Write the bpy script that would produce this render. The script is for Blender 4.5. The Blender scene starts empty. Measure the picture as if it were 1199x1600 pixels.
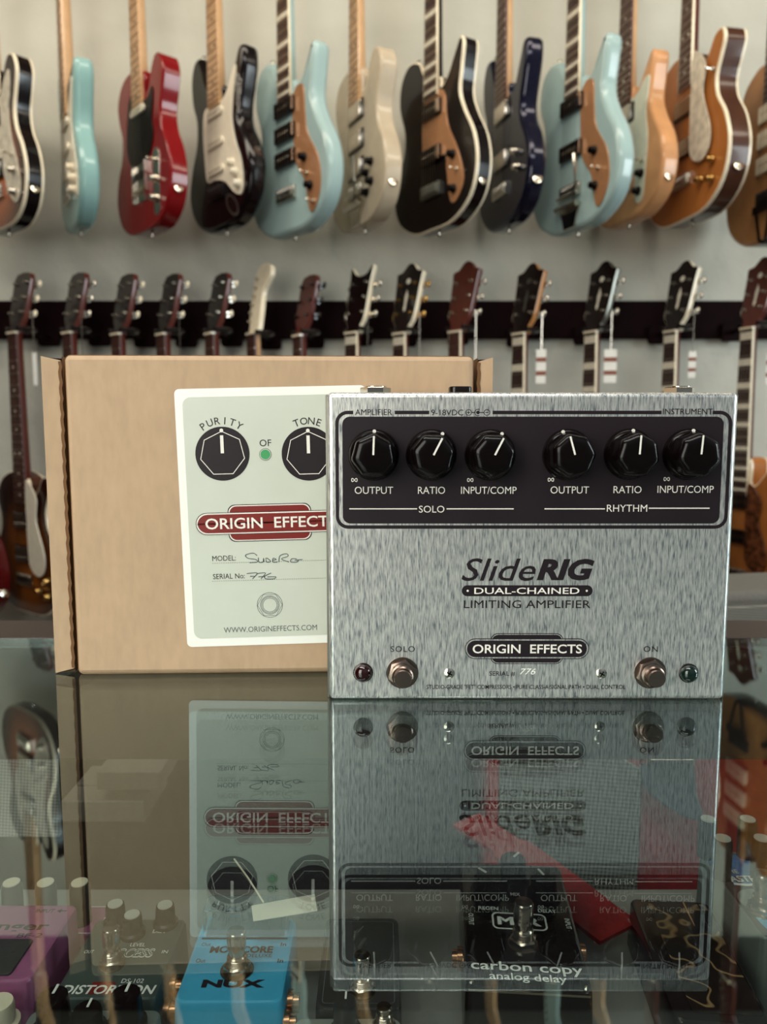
import bpy, math, random
from mathutils import Vector, Matrix
random.seed(7)
SC = bpy.context.scene
COL = SC.collection
PI = math.pi

# ---------------------------------------------------------------- camera
PITCH = math.radians(6.2); CAMH = .1264; FPX = 1200.0
cd = bpy.data.cameras.new('camera'); cam = bpy.data.objects.new('camera', cd); COL.objects.link(cam)
cam.location = (0, 0, CAMH); cam.rotation_euler = (PI/2-PITCH, 0, 0)
cd.sensor_fit = 'VERTICAL'; cd.sensor_height = 32.0; cd.lens = 24.0
cd.clip_start = .01; cd.clip_end = 60
cd.dof.use_dof = True; cd.dof.focus_distance = .37; cd.dof.aperture_fstop = 10.5
SC.camera = cam
# ---------------------------------------------------------------- view, world, lights
SC.view_settings.view_transform = 'Standard'
try: SC.view_settings.look = 'None'
except Exception: pass
SC.view_settings.gamma = 1.0; SC.view_settings.exposure = .3; SC.view_settings.use_curve_mapping = False
w = bpy.data.worlds.new('room_daylight'); SC.world = w; w.use_nodes = True
wn = w.node_tree.nodes; wl = w.node_tree.links
bg = wn['Background']; bg.inputs['Strength'].default_value = .34
tcw = wn.new('ShaderNodeTexCoord'); sep = wn.new('ShaderNodeSeparateXYZ'); rw = wn.new('ShaderNodeValToRGB')
wl.new(tcw.outputs['Generated'], sep.inputs[0]); wl.new(sep.outputs['Z'], rw.inputs[0]); 
rx = wn.new('ShaderNodeValToRGB'); mxw = wn.new('ShaderNodeMix'); mxw.data_type = 'RGBA'; mxw.blend_type = 'MULTIPLY'; mxw.inputs[0].default_value = 1
hx = wn.new('ShaderNodeMath'); hx.operation = 'MULTIPLY_ADD'; hx.inputs[1].default_value = .5; hx.inputs[2].default_value = .5
wl.new(sep.outputs['X'], hx.inputs[0]); wl.new(hx.outputs[0], rx.inputs[0]); wl.new(rw.outputs[0], mxw.inputs[6]); wl.new(rx.outputs[0], mxw.inputs[7]); wl.new(mxw.outputs[2], bg.inputs['Color'])
rx.color_ramp.elements[0].position = .12; rx.color_ramp.elements[0].color = (.07, .06, .06, 1); rx.color_ramp.elements[1].position = .62; rx.color_ramp.elements[1].color = (1, 1, 1, 1)
rw.color_ramp.elements[0].position = 0.0; rw.color_ramp.elements[0].color = (.30, .33, .33, 1)
rw.color_ramp.elements[1].position = .6; rw.color_ramp.elements[1].color = (.80, .92, .95, 1)

def area(name, loc, target, sx, sy, power, color):
    l = bpy.data.lights.new(name, 'AREA'); l.shape = 'RECTANGLE'; l.size = sx; l.size_y = sy; l.energy = power; l.color = color
    o = bpy.data.objects.new(name, l); COL.objects.link(o); o.location = loc
    o.rotation_euler = (Vector(target)-Vector(loc)).to_track_quat('-Z', 'Y').to_euler()
    return o
area('shop_window_light', (-.62, -.52, .42), (.0, .38, .07), .6, .8, 9, (1.0, .97, .88))
area('case_fill', (-.25, .0, 1.6), (-.1, .35, 0), 1.6, .4, 16, (1.0, .97, .92))  # added overhead fill to brighten the inside of the case
area('ceiling_light', (-.1, 1.3, 1.6), (0, 2.2, .7), 3.8, .25, 26, (1.0, .90, .74))
area('side_window_light', (2.9, .2, .8), (.0, 2.0, .35), .8, 1.2, 36, (.86, .97, 1.0))

# ---------------------------------------------------------------- pixel <-> world
def ray(px, py):
    a = (px-599.5)/FPX; b = -(py-800)/FPX
    return Vector((a, math.cos(PITCH)+b*math.sin(PITCH), -math.sin(PITCH)+b*math.cos(PITCH)))
def at(px, py, Y):
    d = ray(px, py); return Vector((0, 0, CAMH))+d*(Y/d.y)
def gz(px, py, z):
    d = ray(px, py); return Vector((0, 0, CAMH))+d*((z-CAMH)/d.z)

# ---------------------------------------------------------------- materials
def s2l(c):
    return tuple(((v/255)/12.92 if v/255 <= .04045 else ((v/255+.055)/1.055)**2.4) for v in c)
def mat(name, rgb, rough=.5, metal=0, coat=0, var=.06, scale=60, spec=.5, trans=0, alpha=1, bump=0, emit=0, ior=1.5):
    m = bpy.data.materials.new(name); m.use_nodes = True
    n = m.node_tree.nodes; l = m.node_tree.links; b = n['Principled BSDF']
    c = s2l(rgb)
    tc = n.new('ShaderNodeTexCoord'); nz = n.new('ShaderNodeTexNoise'); nz.inputs['Scale'].default_value = scale; nz.inputs['Detail'].default_value = 3
    l.new(tc.outputs['Object'], nz.inputs['Vector'])
    r = n.new('ShaderNodeValToRGB'); l.new(nz.outputs['Fac'], r.inputs[0])
    r.color_ramp.elements[0].position = .3; r.color_ramp.elements[1].position = .7
    r.color_ramp.elements[0].color = tuple(v*(1-var) for v in c)+(1,); r.color_ramp.elements[1].color = tuple(min(1, v*(1+var)) for v in c)+(1,)
    l.new(r.outputs[0], b.inputs['Base Color'])
    b.inputs['Roughness'].default_value = rough; b.inputs['Metallic'].default_value = metal
    b.inputs['Coat Weight'].default_value = coat; b.inputs['Coat Roughness'].default_value = .06
    b.inputs['Specular IOR Level'].default_value = spec; b.inputs['IOR'].default_value = ior
    b.inputs['Transmission Weight'].default_value = trans; b.inputs['Alpha'].default_value = alpha
    if bump:
        bp = n.new('ShaderNodeBump'); bp.inputs['Strength'].default_value = bump; bp.inputs['Distance'].default_value = .002
        l.new(nz.outputs['Fac'], bp.inputs['Height']); l.new(bp.outputs[0], b.inputs['Normal'])
    return m
def nodes(m): return m.node_tree.nodes, m.node_tree.links, m.node_tree.nodes['Principled BSDF']
def mapped_noise(m, scale, vec_scale, detail=4, rot=(0, 0, 0)):
    n, l, b = nodes(m)
    tc = n.new('ShaderNodeTexCoord'); mp = n.new('ShaderNodeMapping'); mp.inputs['Scale'].default_value = vec_scale; mp.inputs['Rotation'].default_value = rot
    nz = n.new('ShaderNodeTexNoise'); nz.inputs['Scale'].default_value = scale; nz.inputs['Detail'].default_value = detail
    l.new(tc.outputs['Object'], mp.inputs[0]); l.new(mp.outputs[0], nz.inputs['Vector'])
    return nz
def ramp(m, src, stops):
    n, l, b = nodes(m)
    r = n.new('ShaderNodeValToRGB'); l.new(src, r.inputs[0]); e = r.color_ramp.elements
    while len(e) < len(stops): e.new(.5)
    for i, (p, c) in enumerate(stops): e[i].position = p; e[i].color = tuple(c)+(1,)
    return r

M = {}
M['black_plastic'] = mat('black_plastic', (18, 10, 9), .25, spec=.3, coat=.15)
M['black_knob'] = mat('black_knob', (10, 5, 5), .2, spec=.2)
M['dark_rubber'] = mat('dark_rubber', (58, 56, 54), .7, bump=.2, scale=400)
M['chrome'] = mat('chrome', (215, 208, 195), .12, 1)
M['nickel'] = mat('nickel', (178, 164, 150), .2, 1)
M['satin_cap'] = mat('satin_aluminium', (226, 222, 208), .42, .45)
M['dark_nickel'] = mat('dark_nickel', (128, 112, 102), .28, 1)
M['dull_metal'] = mat('dull_metal', (140, 140, 132), .4, 1)
M['gold_metal'] = mat('gold_metal', (200, 160, 95), .22, 1)
M['copper_metal'] = mat('copper_metal', (190, 140, 105), .25, 1)
M['white_print'] = mat('white_print', (240, 236, 226), .5)
M['black_print'] = mat('black_print', (33, 24, 29), .45, spec=.3)
M['grey_print'] = mat('grey_print', (96, 100, 98), .5)
M['ink'] = mat('ink', (50, 66, 70), .5)
M['label_paper'] = mat('label_paper', (246, 247, 238), .42, var=.01)
M['label_tint'] = mat('label_tint', (204, 209, 195), .4, var=.02)
M['logo_red'] = mat('logo_red', (124, 27, 20), .4)
M['green_print'] = mat('green_print', (66, 158, 96), .4)
M['maple'] = mat('maple', (201, 160, 118), .35, coat=.3, var=.1, scale=40)
M['rosewood'] = mat('rosewood', (72, 38, 32), .5, var=.25, scale=90)
M['ebony'] = mat('ebony', (48, 24, 22), .45, var=.2, scale=90)
M['mahogany'] = mat('mahogany', (84, 32, 22), .35, coat=.3, var=.15)
M['fret_wire'] = mat('fret_wire', (180, 165, 150), .3, 1)
M['fret_dark'] = mat('fret_dark', (120, 78, 52), .4, .6)
M['inlay'] = mat('inlay', (226, 218, 198), .3, var=.08)
M['dark_dot'] = mat('dark_dot', (80, 50, 38), .4)
M['cream'] = mat('cream', (232, 218, 190), .3, coat=.3)
M['string'] = mat('string', (170, 160, 148), .3, 1)
M['pg_white'] = mat('pickguard_white', (232, 222, 200), .3, coat=.3)
M['pg_black'] = mat('pickguard_black', (14, 7, 7), .3, spec=.12)
M['pg_copper'] = mat('pickguard_copper', (184, 132, 92), .3, .35, coat=.3)
M['pg_mint'] = mat('pickguard_mint', (206, 205, 184), .35, coat=.2)
M['pg_tort'] = mat('pickguard_tortoise', (92, 52, 30), .3, coat=.4, var=.85, scale=70)
M['pg_pearl'] = mat('pickguard_pearl', (208, 198, 178), .3, coat=.4, var=.25, scale=55)
def finish(name, rgb, rough=.18, var=.03, metal=0, scale=25): return mat(name, rgb, rough, metal, coat=.3, var=var, scale=scale, spec=.18)
M['b_red'] = finish('cherry_red_paint', (122, 16, 20)); M['b_black'] = finish('black_paint', (15, 8, 9))
M['b_surf'] = finish('surf_green_paint', (138, 176, 172)); M['b_sonic'] = finish('pale_blue_paint', (160, 184, 182))
M['b_white'] = finish('aged_white_paint', (186, 170, 146), .25, .08); M['b_navy'] = finish('navy_sparkle_paint', (26, 26, 44), .15, .3, .4, 300)
M['b_nat'] = finish('natural_ash', (196, 142, 96), .3, .15, 0, 18); M['b_amber'] = finish('amber_top', (168, 104, 52), .25, .12, 0, 14)
M['b_brown'] = finish('dark_brown_side', (70, 40, 26), .3, .15); M['b_gold'] = finish('honey_gold_top', (176, 122, 72), .3, .1)
M['b_cherry'] = finish('dark_cherry_paint', (74, 14, 14))
def sunburst(name, mid, edge, cz, r):
    m = mat(name, edge, .18, coat=.3, spec=.18)
    n, l, b = nodes(m)
    tc = n.new('ShaderNodeTexCoord'); mp = n.new('ShaderNodeMapping'); mp.inputs['Location'].default_value = (0, 0, -cz/ (r*1.15)); mp.inputs['Scale'].default_value = (1/r, 0, 1/(r*1.15))
    ln = n.new('ShaderNodeVectorMath'); ln.operation = 'LENGTH'
    l.new(tc.outputs['Object'], mp.inputs[0]); l.new(mp.outputs[0], ln.inputs[0])
    r_ = ramp(m, ln.outputs['Value'], [(.25, s2l(mid)), (.62, tuple((a+b2)/2*.8 for a, b2 in zip(s2l(mid), s2l(edge)))), (.95, s2l(edge))])
    l.new(r_.outputs[0], b.inputs['Base Color']); return m
M['b_burst'] = sunburst('sunburst_top', (188, 92, 28), (34, 10, 8), .14, .16)
M['b_tobacco'] = sunburst('tobacco_sunburst_top', (142, 78, 26), (40, 16, 10), .13, .17)

def brushed(name):
    m = mat(name, (215, 213, 205), .38, .84)
    n, l, b = nodes(m)
    a = mapped_noise(m, 1, (2300, 2300, 210), 2); c = mapped_noise(m, 1, (900, 900, 130), 3)
    mx = n.new('ShaderNodeMath'); mx.operation = 'ADD'; l.new(a.outputs['Fac'], mx.inputs[0]); l.new(c.outputs['Fac'], mx.inputs[1])
    hf = n.new('ShaderNodeMath'); hf.operation = 'MULTIPLY'; hf.inputs[1].default_value = .5; l.new(mx.outputs[0], hf.inputs[0])
    r = ramp(m, hf.outputs[0], [(.37, (.24, .27, .30)), (.48, (.70, .70, .67)), (.60, (1.0, .985, .92))])
    l.new(r.outputs[0], b.inputs['Base Color'])
    bp = n.new('ShaderNodeBump'); bp.inputs['Strength'].default_value = .12; bp.inputs['Distance'].default_value = .0003
    l.new(hf.outputs[0], bp.inputs['Height']); l.new(bp.outputs[0], b.inputs['Normal'])
    return m
M['brushed'] = brushed('brushed_aluminium')
def cardboard(name, base):
    m = mat(name, base, .85, spec=.25)
    n, l, b = nodes(m)
    a = mapped_noise(m, 1, (260, 260, 90), 4); c = mapped_noise(m, 1, (30, 30, 26), 3)
    mx = n.new('ShaderNodeMath'); mx.operation = 'ADD'; l.new(a.outputs['Fac'], mx.inputs[0]); l.new(c.outputs['Fac'], mx.inputs[1])
    hf = n.new('ShaderNodeMath'); hf.operation = 'MULTIPLY'; hf.inputs[1].default_value = .5; l.new(mx.outputs[0], hf.inputs[0])
    k = s2l(base)
    r = ramp(m, hf.outputs[0], [(.35, tuple(v*.92 for v in k)), (.5, k), (.68, tuple(min(1, v*1.08) for v in k))])
    l.new(r.outputs[0], b.inputs['Base Color']); return m
M['card'] = cardboard('brown_cardboard', (188, 160, 130)); M['card_edge'] = cardboard('corrugated_edge', (112, 80, 52))
def plaster():
    m = mat('plaster_wall', (203, 201, 188), .9, spec=.2)
    n, l, b = nodes(m)
    a = mapped_noise(m, 5, (1, 1, 1), 6); c = mapped_noise(m, 2.2, (1, 1, 2.2), 3)
    r = ramp(m, c.outputs['Fac'], [(.3, s2l((191, 189, 177))), (.7, s2l((209, 207, 194)))]); l.new(r.outputs[0], b.inputs['Base Color'])
    bp = n.new('ShaderNodeBump'); bp.inputs['Strength'].default_value = .55; bp.inputs['Distance'].default_value = .03
    l.new(a.outputs['Fac'], bp.inputs['Height']); l.new(bp.outputs[0], b.inputs['Normal']); return m
M['plaster'] = plaster()
M['ceiling_paint'] = mat('ceiling_paint', (150, 148, 142), .9, spec=.2)
M['rail_black'] = mat('black_painted_wood', (22, 8, 9), .6, var=.2, scale=20, spec=.04)
M['head_black'] = mat('black_headstock_face', (22, 10, 10), .25, spec=.25, coat=.2)
M['floor_wood'] = mat('dark_floor_wood', (92, 72, 60), .5, var=.2, scale=8)
M['frame_brown'] = mat('dark_bronze_frame', (66, 54, 48), .4, .3)
M['case_dark'] = mat('dark_case_laminate', (46, 40, 38), .5)
M['shelf_grey'] = mat('grey_shelf', (132, 132, 126), .35, var=.1, scale=30)
M['tag_white'] = mat('white_card', (226, 224, 216), .6); M['tag_brown'] = mat('brown_tag_band', (128, 74, 52), .6)
M['tolex_red'] = mat('red_vinyl', (168, 40, 42), .5, var=.12, scale=200, bump=.3); M['tolex_black'] = mat('black_vinyl', (30, 24, 24), .55, var=.2, scale=300, bump=.3)
M['tolex_grey'] = mat('grey_vinyl', (104, 100, 92), .55, var=.1, scale=300, bump=.3)
M['steel_blue'] = mat('blue_grey_fabric', (70, 82, 92), .8)
def grille(name, c1, c2, sc):
    m = mat(name, c1, .85)
    n, l, b = nodes(m)
    tc = n.new('ShaderNodeTexCoord'); mp = n.new('ShaderNodeMapping'); mp.inputs['Rotation'].default_value = (0, math.radians(40), 0); mp.inputs['Scale'].default_value = (sc, sc, sc)
    ck = n.new('ShaderNodeTexChecker'); ck.inputs['Scale'].default_value = 1; ck.inputs['Color1'].default_value = s2l(c1)+(1,); ck.inputs['Color2'].default_value = s2l(c2)+(1,)
    l.new(tc.outputs['Object'], mp.inputs[0]); l.new(mp.outputs[0], ck.inputs['Vector']); l.new(ck.outputs[0], b.inputs['Base Color'])
    return m
M['grille_silver'] = grille('silver_grille_cloth', (205, 203, 192), (150, 148, 140), 520)
M['grille_grey'] = grille('grey_grille_cloth', (150, 148, 136), (84, 82, 76), 430)
M['led_red'] = mat('dark_red_lens', (34, 4, 4), .1, coat=.3); M['led_green'] = mat('dark_green_lens', (8, 28, 22), .1, coat=.3)
M['p_purple'] = mat('purple_metal_paint', (164, 94, 132), .35, .1, coat=.4); M['p_green'] = mat('grey_green_hammered_paint', (74, 84, 80), .4, .2, coat=.3)
M['p_blue'] = mat('sky_blue_paint', (70, 168, 205), .3, coat=.6); M['p_black'] = mat('black_enclosure_paint', (20, 14, 15), .25, coat=.4)
M['p_char'] = mat('charcoal_enclosure_paint', (62, 60, 58), .35, .2); M['p_grey'] = mat('grey_enclosure_paint', (112, 118, 112), .4, .1)
M['p_silver'] = mat('pale_silver_paint', (150, 152, 142), .35, .3); M['p_space'] = mat('dark_space_artwork', (66, 52, 48), .4, var=.5, scale=120)
M['p_azure'] = mat('azure_artwork', (54, 116, 170), .4, var=.35, scale=180); M['p_navy'] = mat('navy_enclosure_paint', (56, 82, 112), .35, coat=.3)
M['clear'] = mat('clear_plastic', (225, 235, 235), .06, trans=.9, ior=1.3, var=0)
def swirl():
    m = mat('gold_swirl_black', (20, 14, 14), .3, coat=.3)
    n, l, b = nodes(m)
    a = mapped_noise(m, 55, (1, 1, 1), 1); 
    sb = n.new('ShaderNodeMath'); sb.operation = 'SUBTRACT'; sb.inputs[1].default_value = .5; l.new(a.outputs['Fac'], sb.inputs[0])
    ab = n.new('ShaderNodeMath'); ab.operation = 'ABSOLUTE'; l.new(sb.outputs[0], ab.inputs[0])
    r = ramp(m, ab.outputs[0], [(.0, s2l((150, 120, 84))), (.018, s2l((120, 92, 62))), (.03, s2l((22, 14, 13)))])
    l.new(r.outputs[0], b.inputs['Base Color']); return m
M['p_swirl'] = swirl()
def pane():
    m = bpy.data.materials.new('counter_glass'); m.use_nodes = True
    n = m.node_tree.nodes; l = m.node_tree.links; n.clear()
    o = n.new('ShaderNodeOutputMaterial'); mx = n.new('ShaderNodeMixShader'); t = n.new('ShaderNodeBsdfTransparent'); g = n.new('ShaderNodeBsdfGlossy')
    t.inputs[0].default_value = (.84, .88, .87, 1); g.inputs['Roughness'].default_value = .0; g.inputs[0].default_value = (.87, 1, 1, 1)
    ge = n.new('ShaderNodeNewGeometry'); fr = n.new('ShaderNodeFresnel'); ma = n.new('ShaderNodeMix'); ma.data_type = 'FLOAT'
    IOR = 1.8
    ma.inputs[2].default_value = IOR; ma.inputs[3].default_value = 1/IOR
    l.new(ge.outputs['Backfacing'], ma.inputs[0]); l.new(ma.outputs[0], fr.inputs['IOR'])
    l.new(fr.outputs[0], mx.inputs[0]); l.new(t.outputs[0], mx.inputs[1]); l.new(g.outputs[0], mx.inputs[2]); l.new(mx.outputs[0], o.inputs[0])
    return m
M['glass'] = pane()

# ---------------------------------------------------------------- mesh builder
def spline(pts, n=6, closed=True):
    out = []; N = len(pts)
    rng = range(N) if closed else range(N-1)
    for i in rng:
        g = lambda k: pts[k % N] if closed else pts[max(0, min(N-1, k))]
        p0, p1, p2, p3 = [Vector(g(i+k)) for k in (-1, 0, 1, 2)]
        for j in range(n):
            t = j/n
            out.append(tuple(.5*((2*p1)+(p2-p0)*t+(2*p0-5*p1+4*p2-p3)*t*t+(3*p1-p0-3*p2+p3)*t**3)))
    if not closed: out.append(tuple(pts[-1]))
    return out
def ccw(p):
    a = sum(p[i][0]*p[(i+1) % len(p)][1]-p[(i+1) % len(p)][0]*p[i][1] for i in range(len(p)))
    return list(p) if a > 0 else list(p)[::-1]
def inset(p, d):
    out = []; N = len(p)
    for i in range(N):
        a, b, c = Vector(p[i-1]), Vector(p[i]), Vector(p[(i+1) % N])
        e1 = (b-a); e2 = (c-b)
        if e1.length < 1e-9: e1 = e2
        if e2.length < 1e-9: e2 = e1
        n1 = Vector((-e1.y, e1.x)).normalized(); n2 = Vector((-e2.y, e2.x)).normalized()
        n = (n1+n2)
        n = n.normalized() if n.length > 1e-6 else n1
        k = max(.6, n.dot(n1)); out.append(tuple(b+n*(d/k)))
    return out
def rrect(cx, cy, w, h, r, n=6):
    o = []
    for (sx, sy, a0) in ((1, -1, -90), (1, 1, 0), (-1, 1, 90), (-1, -1, 180)):
        for k in range(n+1):
            a = math.radians(a0+90*k/n); o.append((cx+sx*(w/2-r)+r*math.cos(a), cy+sy*(h/2-r)+r*math.sin(a)))
    return o
def circ(cx, cy, r, n=32, a0=0): return [(cx+r*math.cos(a0+2*PI*i/n), cy+r*math.sin(a0+2*PI*i/n)) for i in range(n)]

_tx = {}
def text2d(s, bold=0, shear=0, sp=1.0):
    key = (s, bold, shear, sp)
    if key in _tx: return _tx[key]
    c = bpy.data.curves.new('lettering', 'FONT'); c.body = s; c.size = 1; c.resolution_u = 3; c.offset = bold; c.shear = shear; c.space_character = sp; c.fill_mode = 'FRONT'
    o = bpy.data.objects.new('lettering', c); COL.objects.link(o)
    dg = bpy.context.evaluated_depsgraph_get(); me = bpy.data.meshes.new_from_object(o.evaluated_get(dg))
    v = [(p.co.x, p.co.y) for p in me.vertices]; f = [tuple(q.vertices) for q in me.polygons]
    bpy.data.objects.remove(o); bpy.data.curves.remove(c); bpy.data.meshes.remove(me)
    if not v: v = [(0, 0), (1, 1)]
    x0 = min(p[0] for p in v); x1 = max(p[0] for p in v); y0 = min(p[1] for p in v); y1 = max(p[1] for p in v)
    r = ([(p[0]-(x0+x1)/2, p[1]-(y0+y1)/2) for p in v], f, x1-x0, y1-y0)
    _tx[key] = r; return r

class MB:
    def __init__(s): s.v = []; s.f = []; s.m = []; s.M = Matrix()
    def add(s, vs, fs, mi=0):
        o = len(s.v); s.v += [tuple(s.M @ Vector(p)) for p in vs]; s.f += [tuple(o+i for i in f) for f in fs]; s.m += [mi]*len(fs); return s
    def box(s, c, d, mi=0):
        x, y, z = c; a, b, e = d[0]/2, d[1]/2, d[2]/2
        vs = [(x+i*a, y+j*b, z+k*e) for i in (-1, 1) for j in (-1, 1) for k in (-1, 1)]
        return s.add(vs, [(0, 1, 3, 2), (4, 6, 7, 5), (0, 4, 5, 1), (2, 3, 7, 6), (0, 2, 6, 4), (1, 5, 7, 3)], mi)
    def loft(s, rings, mi=0, cap=True, closed=True):
        n = len(rings[0]); vs = [p for r in rings for p in r]; fs = []
        for i in range(len(rings)-1):
            for j in range(n if closed else n-1):
                k = (j+1) % n; fs.append((i*n+j, i*n+k, (i+1)*n+k, (i+1)*n+j))
        s.add(vs, fs, mi)
        if cap:
            s.add(rings[0], [tuple(range(n))[::-1]], mi); s.add(rings[-1], [tuple(range(n))], mi)
        return s
    def lathe(s, prof, o=(0, 0, 0), axis='z', n=24, mi=0, a0=0):
        def P(r, h, a):
            c, t = r*math.cos(a+a0), r*math.sin(a+a0)
            return {'z': (o[0]+c, o[1]+t, o[2]+h), 'y': (o[0]+c, o[1]-h, o[2]+t), 'x': (o[0]+h, o[1]+c, o[2]+t)}[axis]   # axis y: heights grow towards the viewer
        return s.loft([[P(max(r, 1e-5), h, 2*PI*k/n) for k in range(n)] for r, h in prof], mi)
    def cyl(s, p0, p1, r0, r1=None, n=16, mi=0):
        return s.tube([p0, p1], r0, n, mi, r1)
    def tube(s, path, r, n=8, mi=0, r1=None):
        path = [Vector(p) for p in path]; rings = []; N = len(path)
        for i, p in enumerate(path):
            t = (path[min(i+1, N-1)]-path[max(i-1, 0)]).normalized()
            u = t.cross(Vector((0, 0, 1)) if abs(t.z) < .9 else Vector((1, 0, 0))).normalized(); q = t.cross(u)
            rr = r if r1 is None else r+(r1-r)*i/(N-1)
            rings.append([tuple(p+(u*math.cos(2*PI*k/n)+q*math.sin(2*PI*k/n))*rr) for k in range(n)])
        return s.loft(rings, mi)
    def prism(s, pts, y0, y1, mi=0, bev=0, fm=None, plane='xz'):
        """outline in x,z; y0 = front (towards viewer), y1 = back.  plane 'xy': outline in x,y; y0 = top z, y1 = bottom z"""
        p = ccw(pts)
        T = (lambda q, h: (q[0], h, q[1])) if plane == 'xz' else (lambda q, h: (q[0], q[1], h))
        d = y1-y0; sg = 1 if d > 0 else -1
        lv = [(0, y0), (0, y1)] if not bev else [(bev, y0), (bev*.3, y0+sg*bev*.3), (0, y0+sg*bev), (0, y1-sg*bev), (bev*.3, y1-sg*bev*.3), (bev, y1)]
        rings = [[T(q, h) for q in (inset(p, i) if i else p)] for i, h in lv]
        s.loft(rings, mi, cap=False); n = len(p)
        s.add(rings[0], [tuple(range(n))], mi if fm is None else fm); s.add(rings[-1], [tuple(range(n))[::-1]], mi); return s
    # flat printing; F maps (u, v, lift) to a point
    def flat(s, pts, F, e, mi=0): return s.add([F(u, v, e) for u, v in ccw(pts)], [tuple(range(len(pts)))], mi)
    def ring(s, outer, inner, F, e, mi=0):
        n = len(outer); vs = [F(u, v, e) for u, v in outer]+[F(u, v, e) for u, v in inner]
        return s.add(vs, [(i, (i+1) % n, n+(i+1) % n, n+i) for i in range(n)], mi)
    def line(s, pts, w_, F, e, mi=0, closed=False):
        N = len(pts); L = []; R = []
        for i in range(N):
            a = Vector(pts[(i-1) % N] if (closed or i) else pts[0]); c = Vector(pts[(i+1) % N] if (closed or i < N-1) else pts[-1])
            t = (c-a); t = t.normalized() if t.length > 1e-9 else Vector((1, 0)); nn = Vector((-t.y, t.x))*(w_/2); b = Vector(pts[i])
            L.append(tuple(b+nn)); R.append(tuple(b-nn))
        vs = [F(u, v, e) for u, v in L]+[F(u, v, e) for u, v in R]
        return s.add(vs, [(i, (i+1) % N, N+(i+1) % N, N+i) for i in range(N if closed else N-1)], mi)
    def text(s, t, F, e, cx, cy, w_=None, h=None, mi=0, rot=0, bold=0, shear=0, sp=1.0):
        v, f, tw, th = text2d(t, bold, shear, sp)
        sx = w_/tw if w_ else h/th; sy = h/th if h else sx
        c, q = math.cos(rot), math.sin(rot)
        return s.add([F(cx+x*sx*c-y*sy*q, cy+x*sx*q+y*sy*c, e) for x, y in v], f, mi)
    def build(s, name, mats, parent=None, bev=0, sharp=38, loc=None, label=None):
        me = bpy.data.meshes.new(name); me.from_pydata(s.v, [], s.f)
        for m in (mats if isinstance(mats, (list, tuple)) else [mats]): me.materials.append(M[m] if isinstance(m, str) else m)
        me.polygons.foreach_set('material_index', s.m); me.polygons.foreach_set('use_smooth', [True]*len(s.f))
        me.update(); me.set_sharp_from_angle(angle=math.radians(sharp))
        o = bpy.data.objects.new(name, me); COL.objects.link(o)
        if parent: o.parent = parent
        if loc: o.location = loc
        if bev:
            b = o.modifiers.new('edge', 'BEVEL'); b.width = bev; b.segments = 3; b.limit_method = 'ANGLE'; b.angle_limit = math.radians(40)
        if label: o['label'] = label
        return o
def tag(o, label, cat, group=None):
    o['label'] = label; o['category'] = cat
    if group: o['group'] = group
    return o
def thing(name, label, cat, loc=(0, 0, 0), rz=0, group=None):
    o = bpy.data.objects.new(name, None); COL.objects.link(o); o.empty_display_size = .02
    o.location = loc; o.rotation_euler = (0, 0, rz); return tag(o, label, cat, group)
def struct(o): o['kind'] = 'structure'; return o

# ================================================================ the room
WALLY = 2.2
struct(MB().box((0, WALLY+.05, .65), (9, .1, 3.3)).build('wall_back', 'plaster'))
struct(MB().box((0, .6, -1.0), (9, 3.3, .06)).build('floor', 'floor_wood'))
zr0, zr1 = at(600, 529, WALLY-.02).z, at(600, 470, WALLY-.02).z
struct(MB().box((0, WALLY-.011, (zr0+zr1)/2), (9, .022, zr1-zr0)).build('trim_1', 'rail_black', bev=.002))

struct(MB().box((0, WALLY-.011, 1.535), (9, .022, .23)).build('unseen_trim', 'rail_black', bev=.002))  # unseen upper rail, added and made tall to darken the glass reflection
struct(MB().box((0, .85, 1.68), (9, 2.8, .06)).build('ceiling', 'ceiling_paint'))

# ================================================================ display case
SHELF = -.178
case = thing('display_case', 'glass topped shop display counter with pedals on its inside shelf', 'display case', (0, 0, -.97))
CZ = .97
def cb(c, d): return MB().box((c[0], c[1], c[2]+CZ), d)
cb((0, .095, -.0015), (1.9, .72, .003)).build('glass_top', 'glass', case, label='clear reflective glass top of the counter')
cb((0, .4775, -.0036), (1.9, .043, .0072)).build('back_strip', 'frame_brown', case, bev=.001)
cb((0, .4775, -.0435), (1.9, .036, .071)).build('back_rail', 'frame_brown', case, bev=.001)
cb((0, -.27, -.03), (1.9, .02, .06)).build('front_rail', 'frame_brown', case, bev=.001)
for sx in (-1, 1): cb((sx*.955, .115, -.485), (.02, .79, .97)).build('side_panel', 'case_dark', case, bev=.001)
cb((0, .115, SHELF-.006), (1.89, .73, .012)).build('shelf', 'shelf_grey', case)
cb((0, .115, -.58), (1.89, .73, .77)).build('cabinet', 'case_dark', case)
cb((0, -.27, -.13), (1.89, .006, .14)).build('front_pane', 'glass', case)

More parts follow.
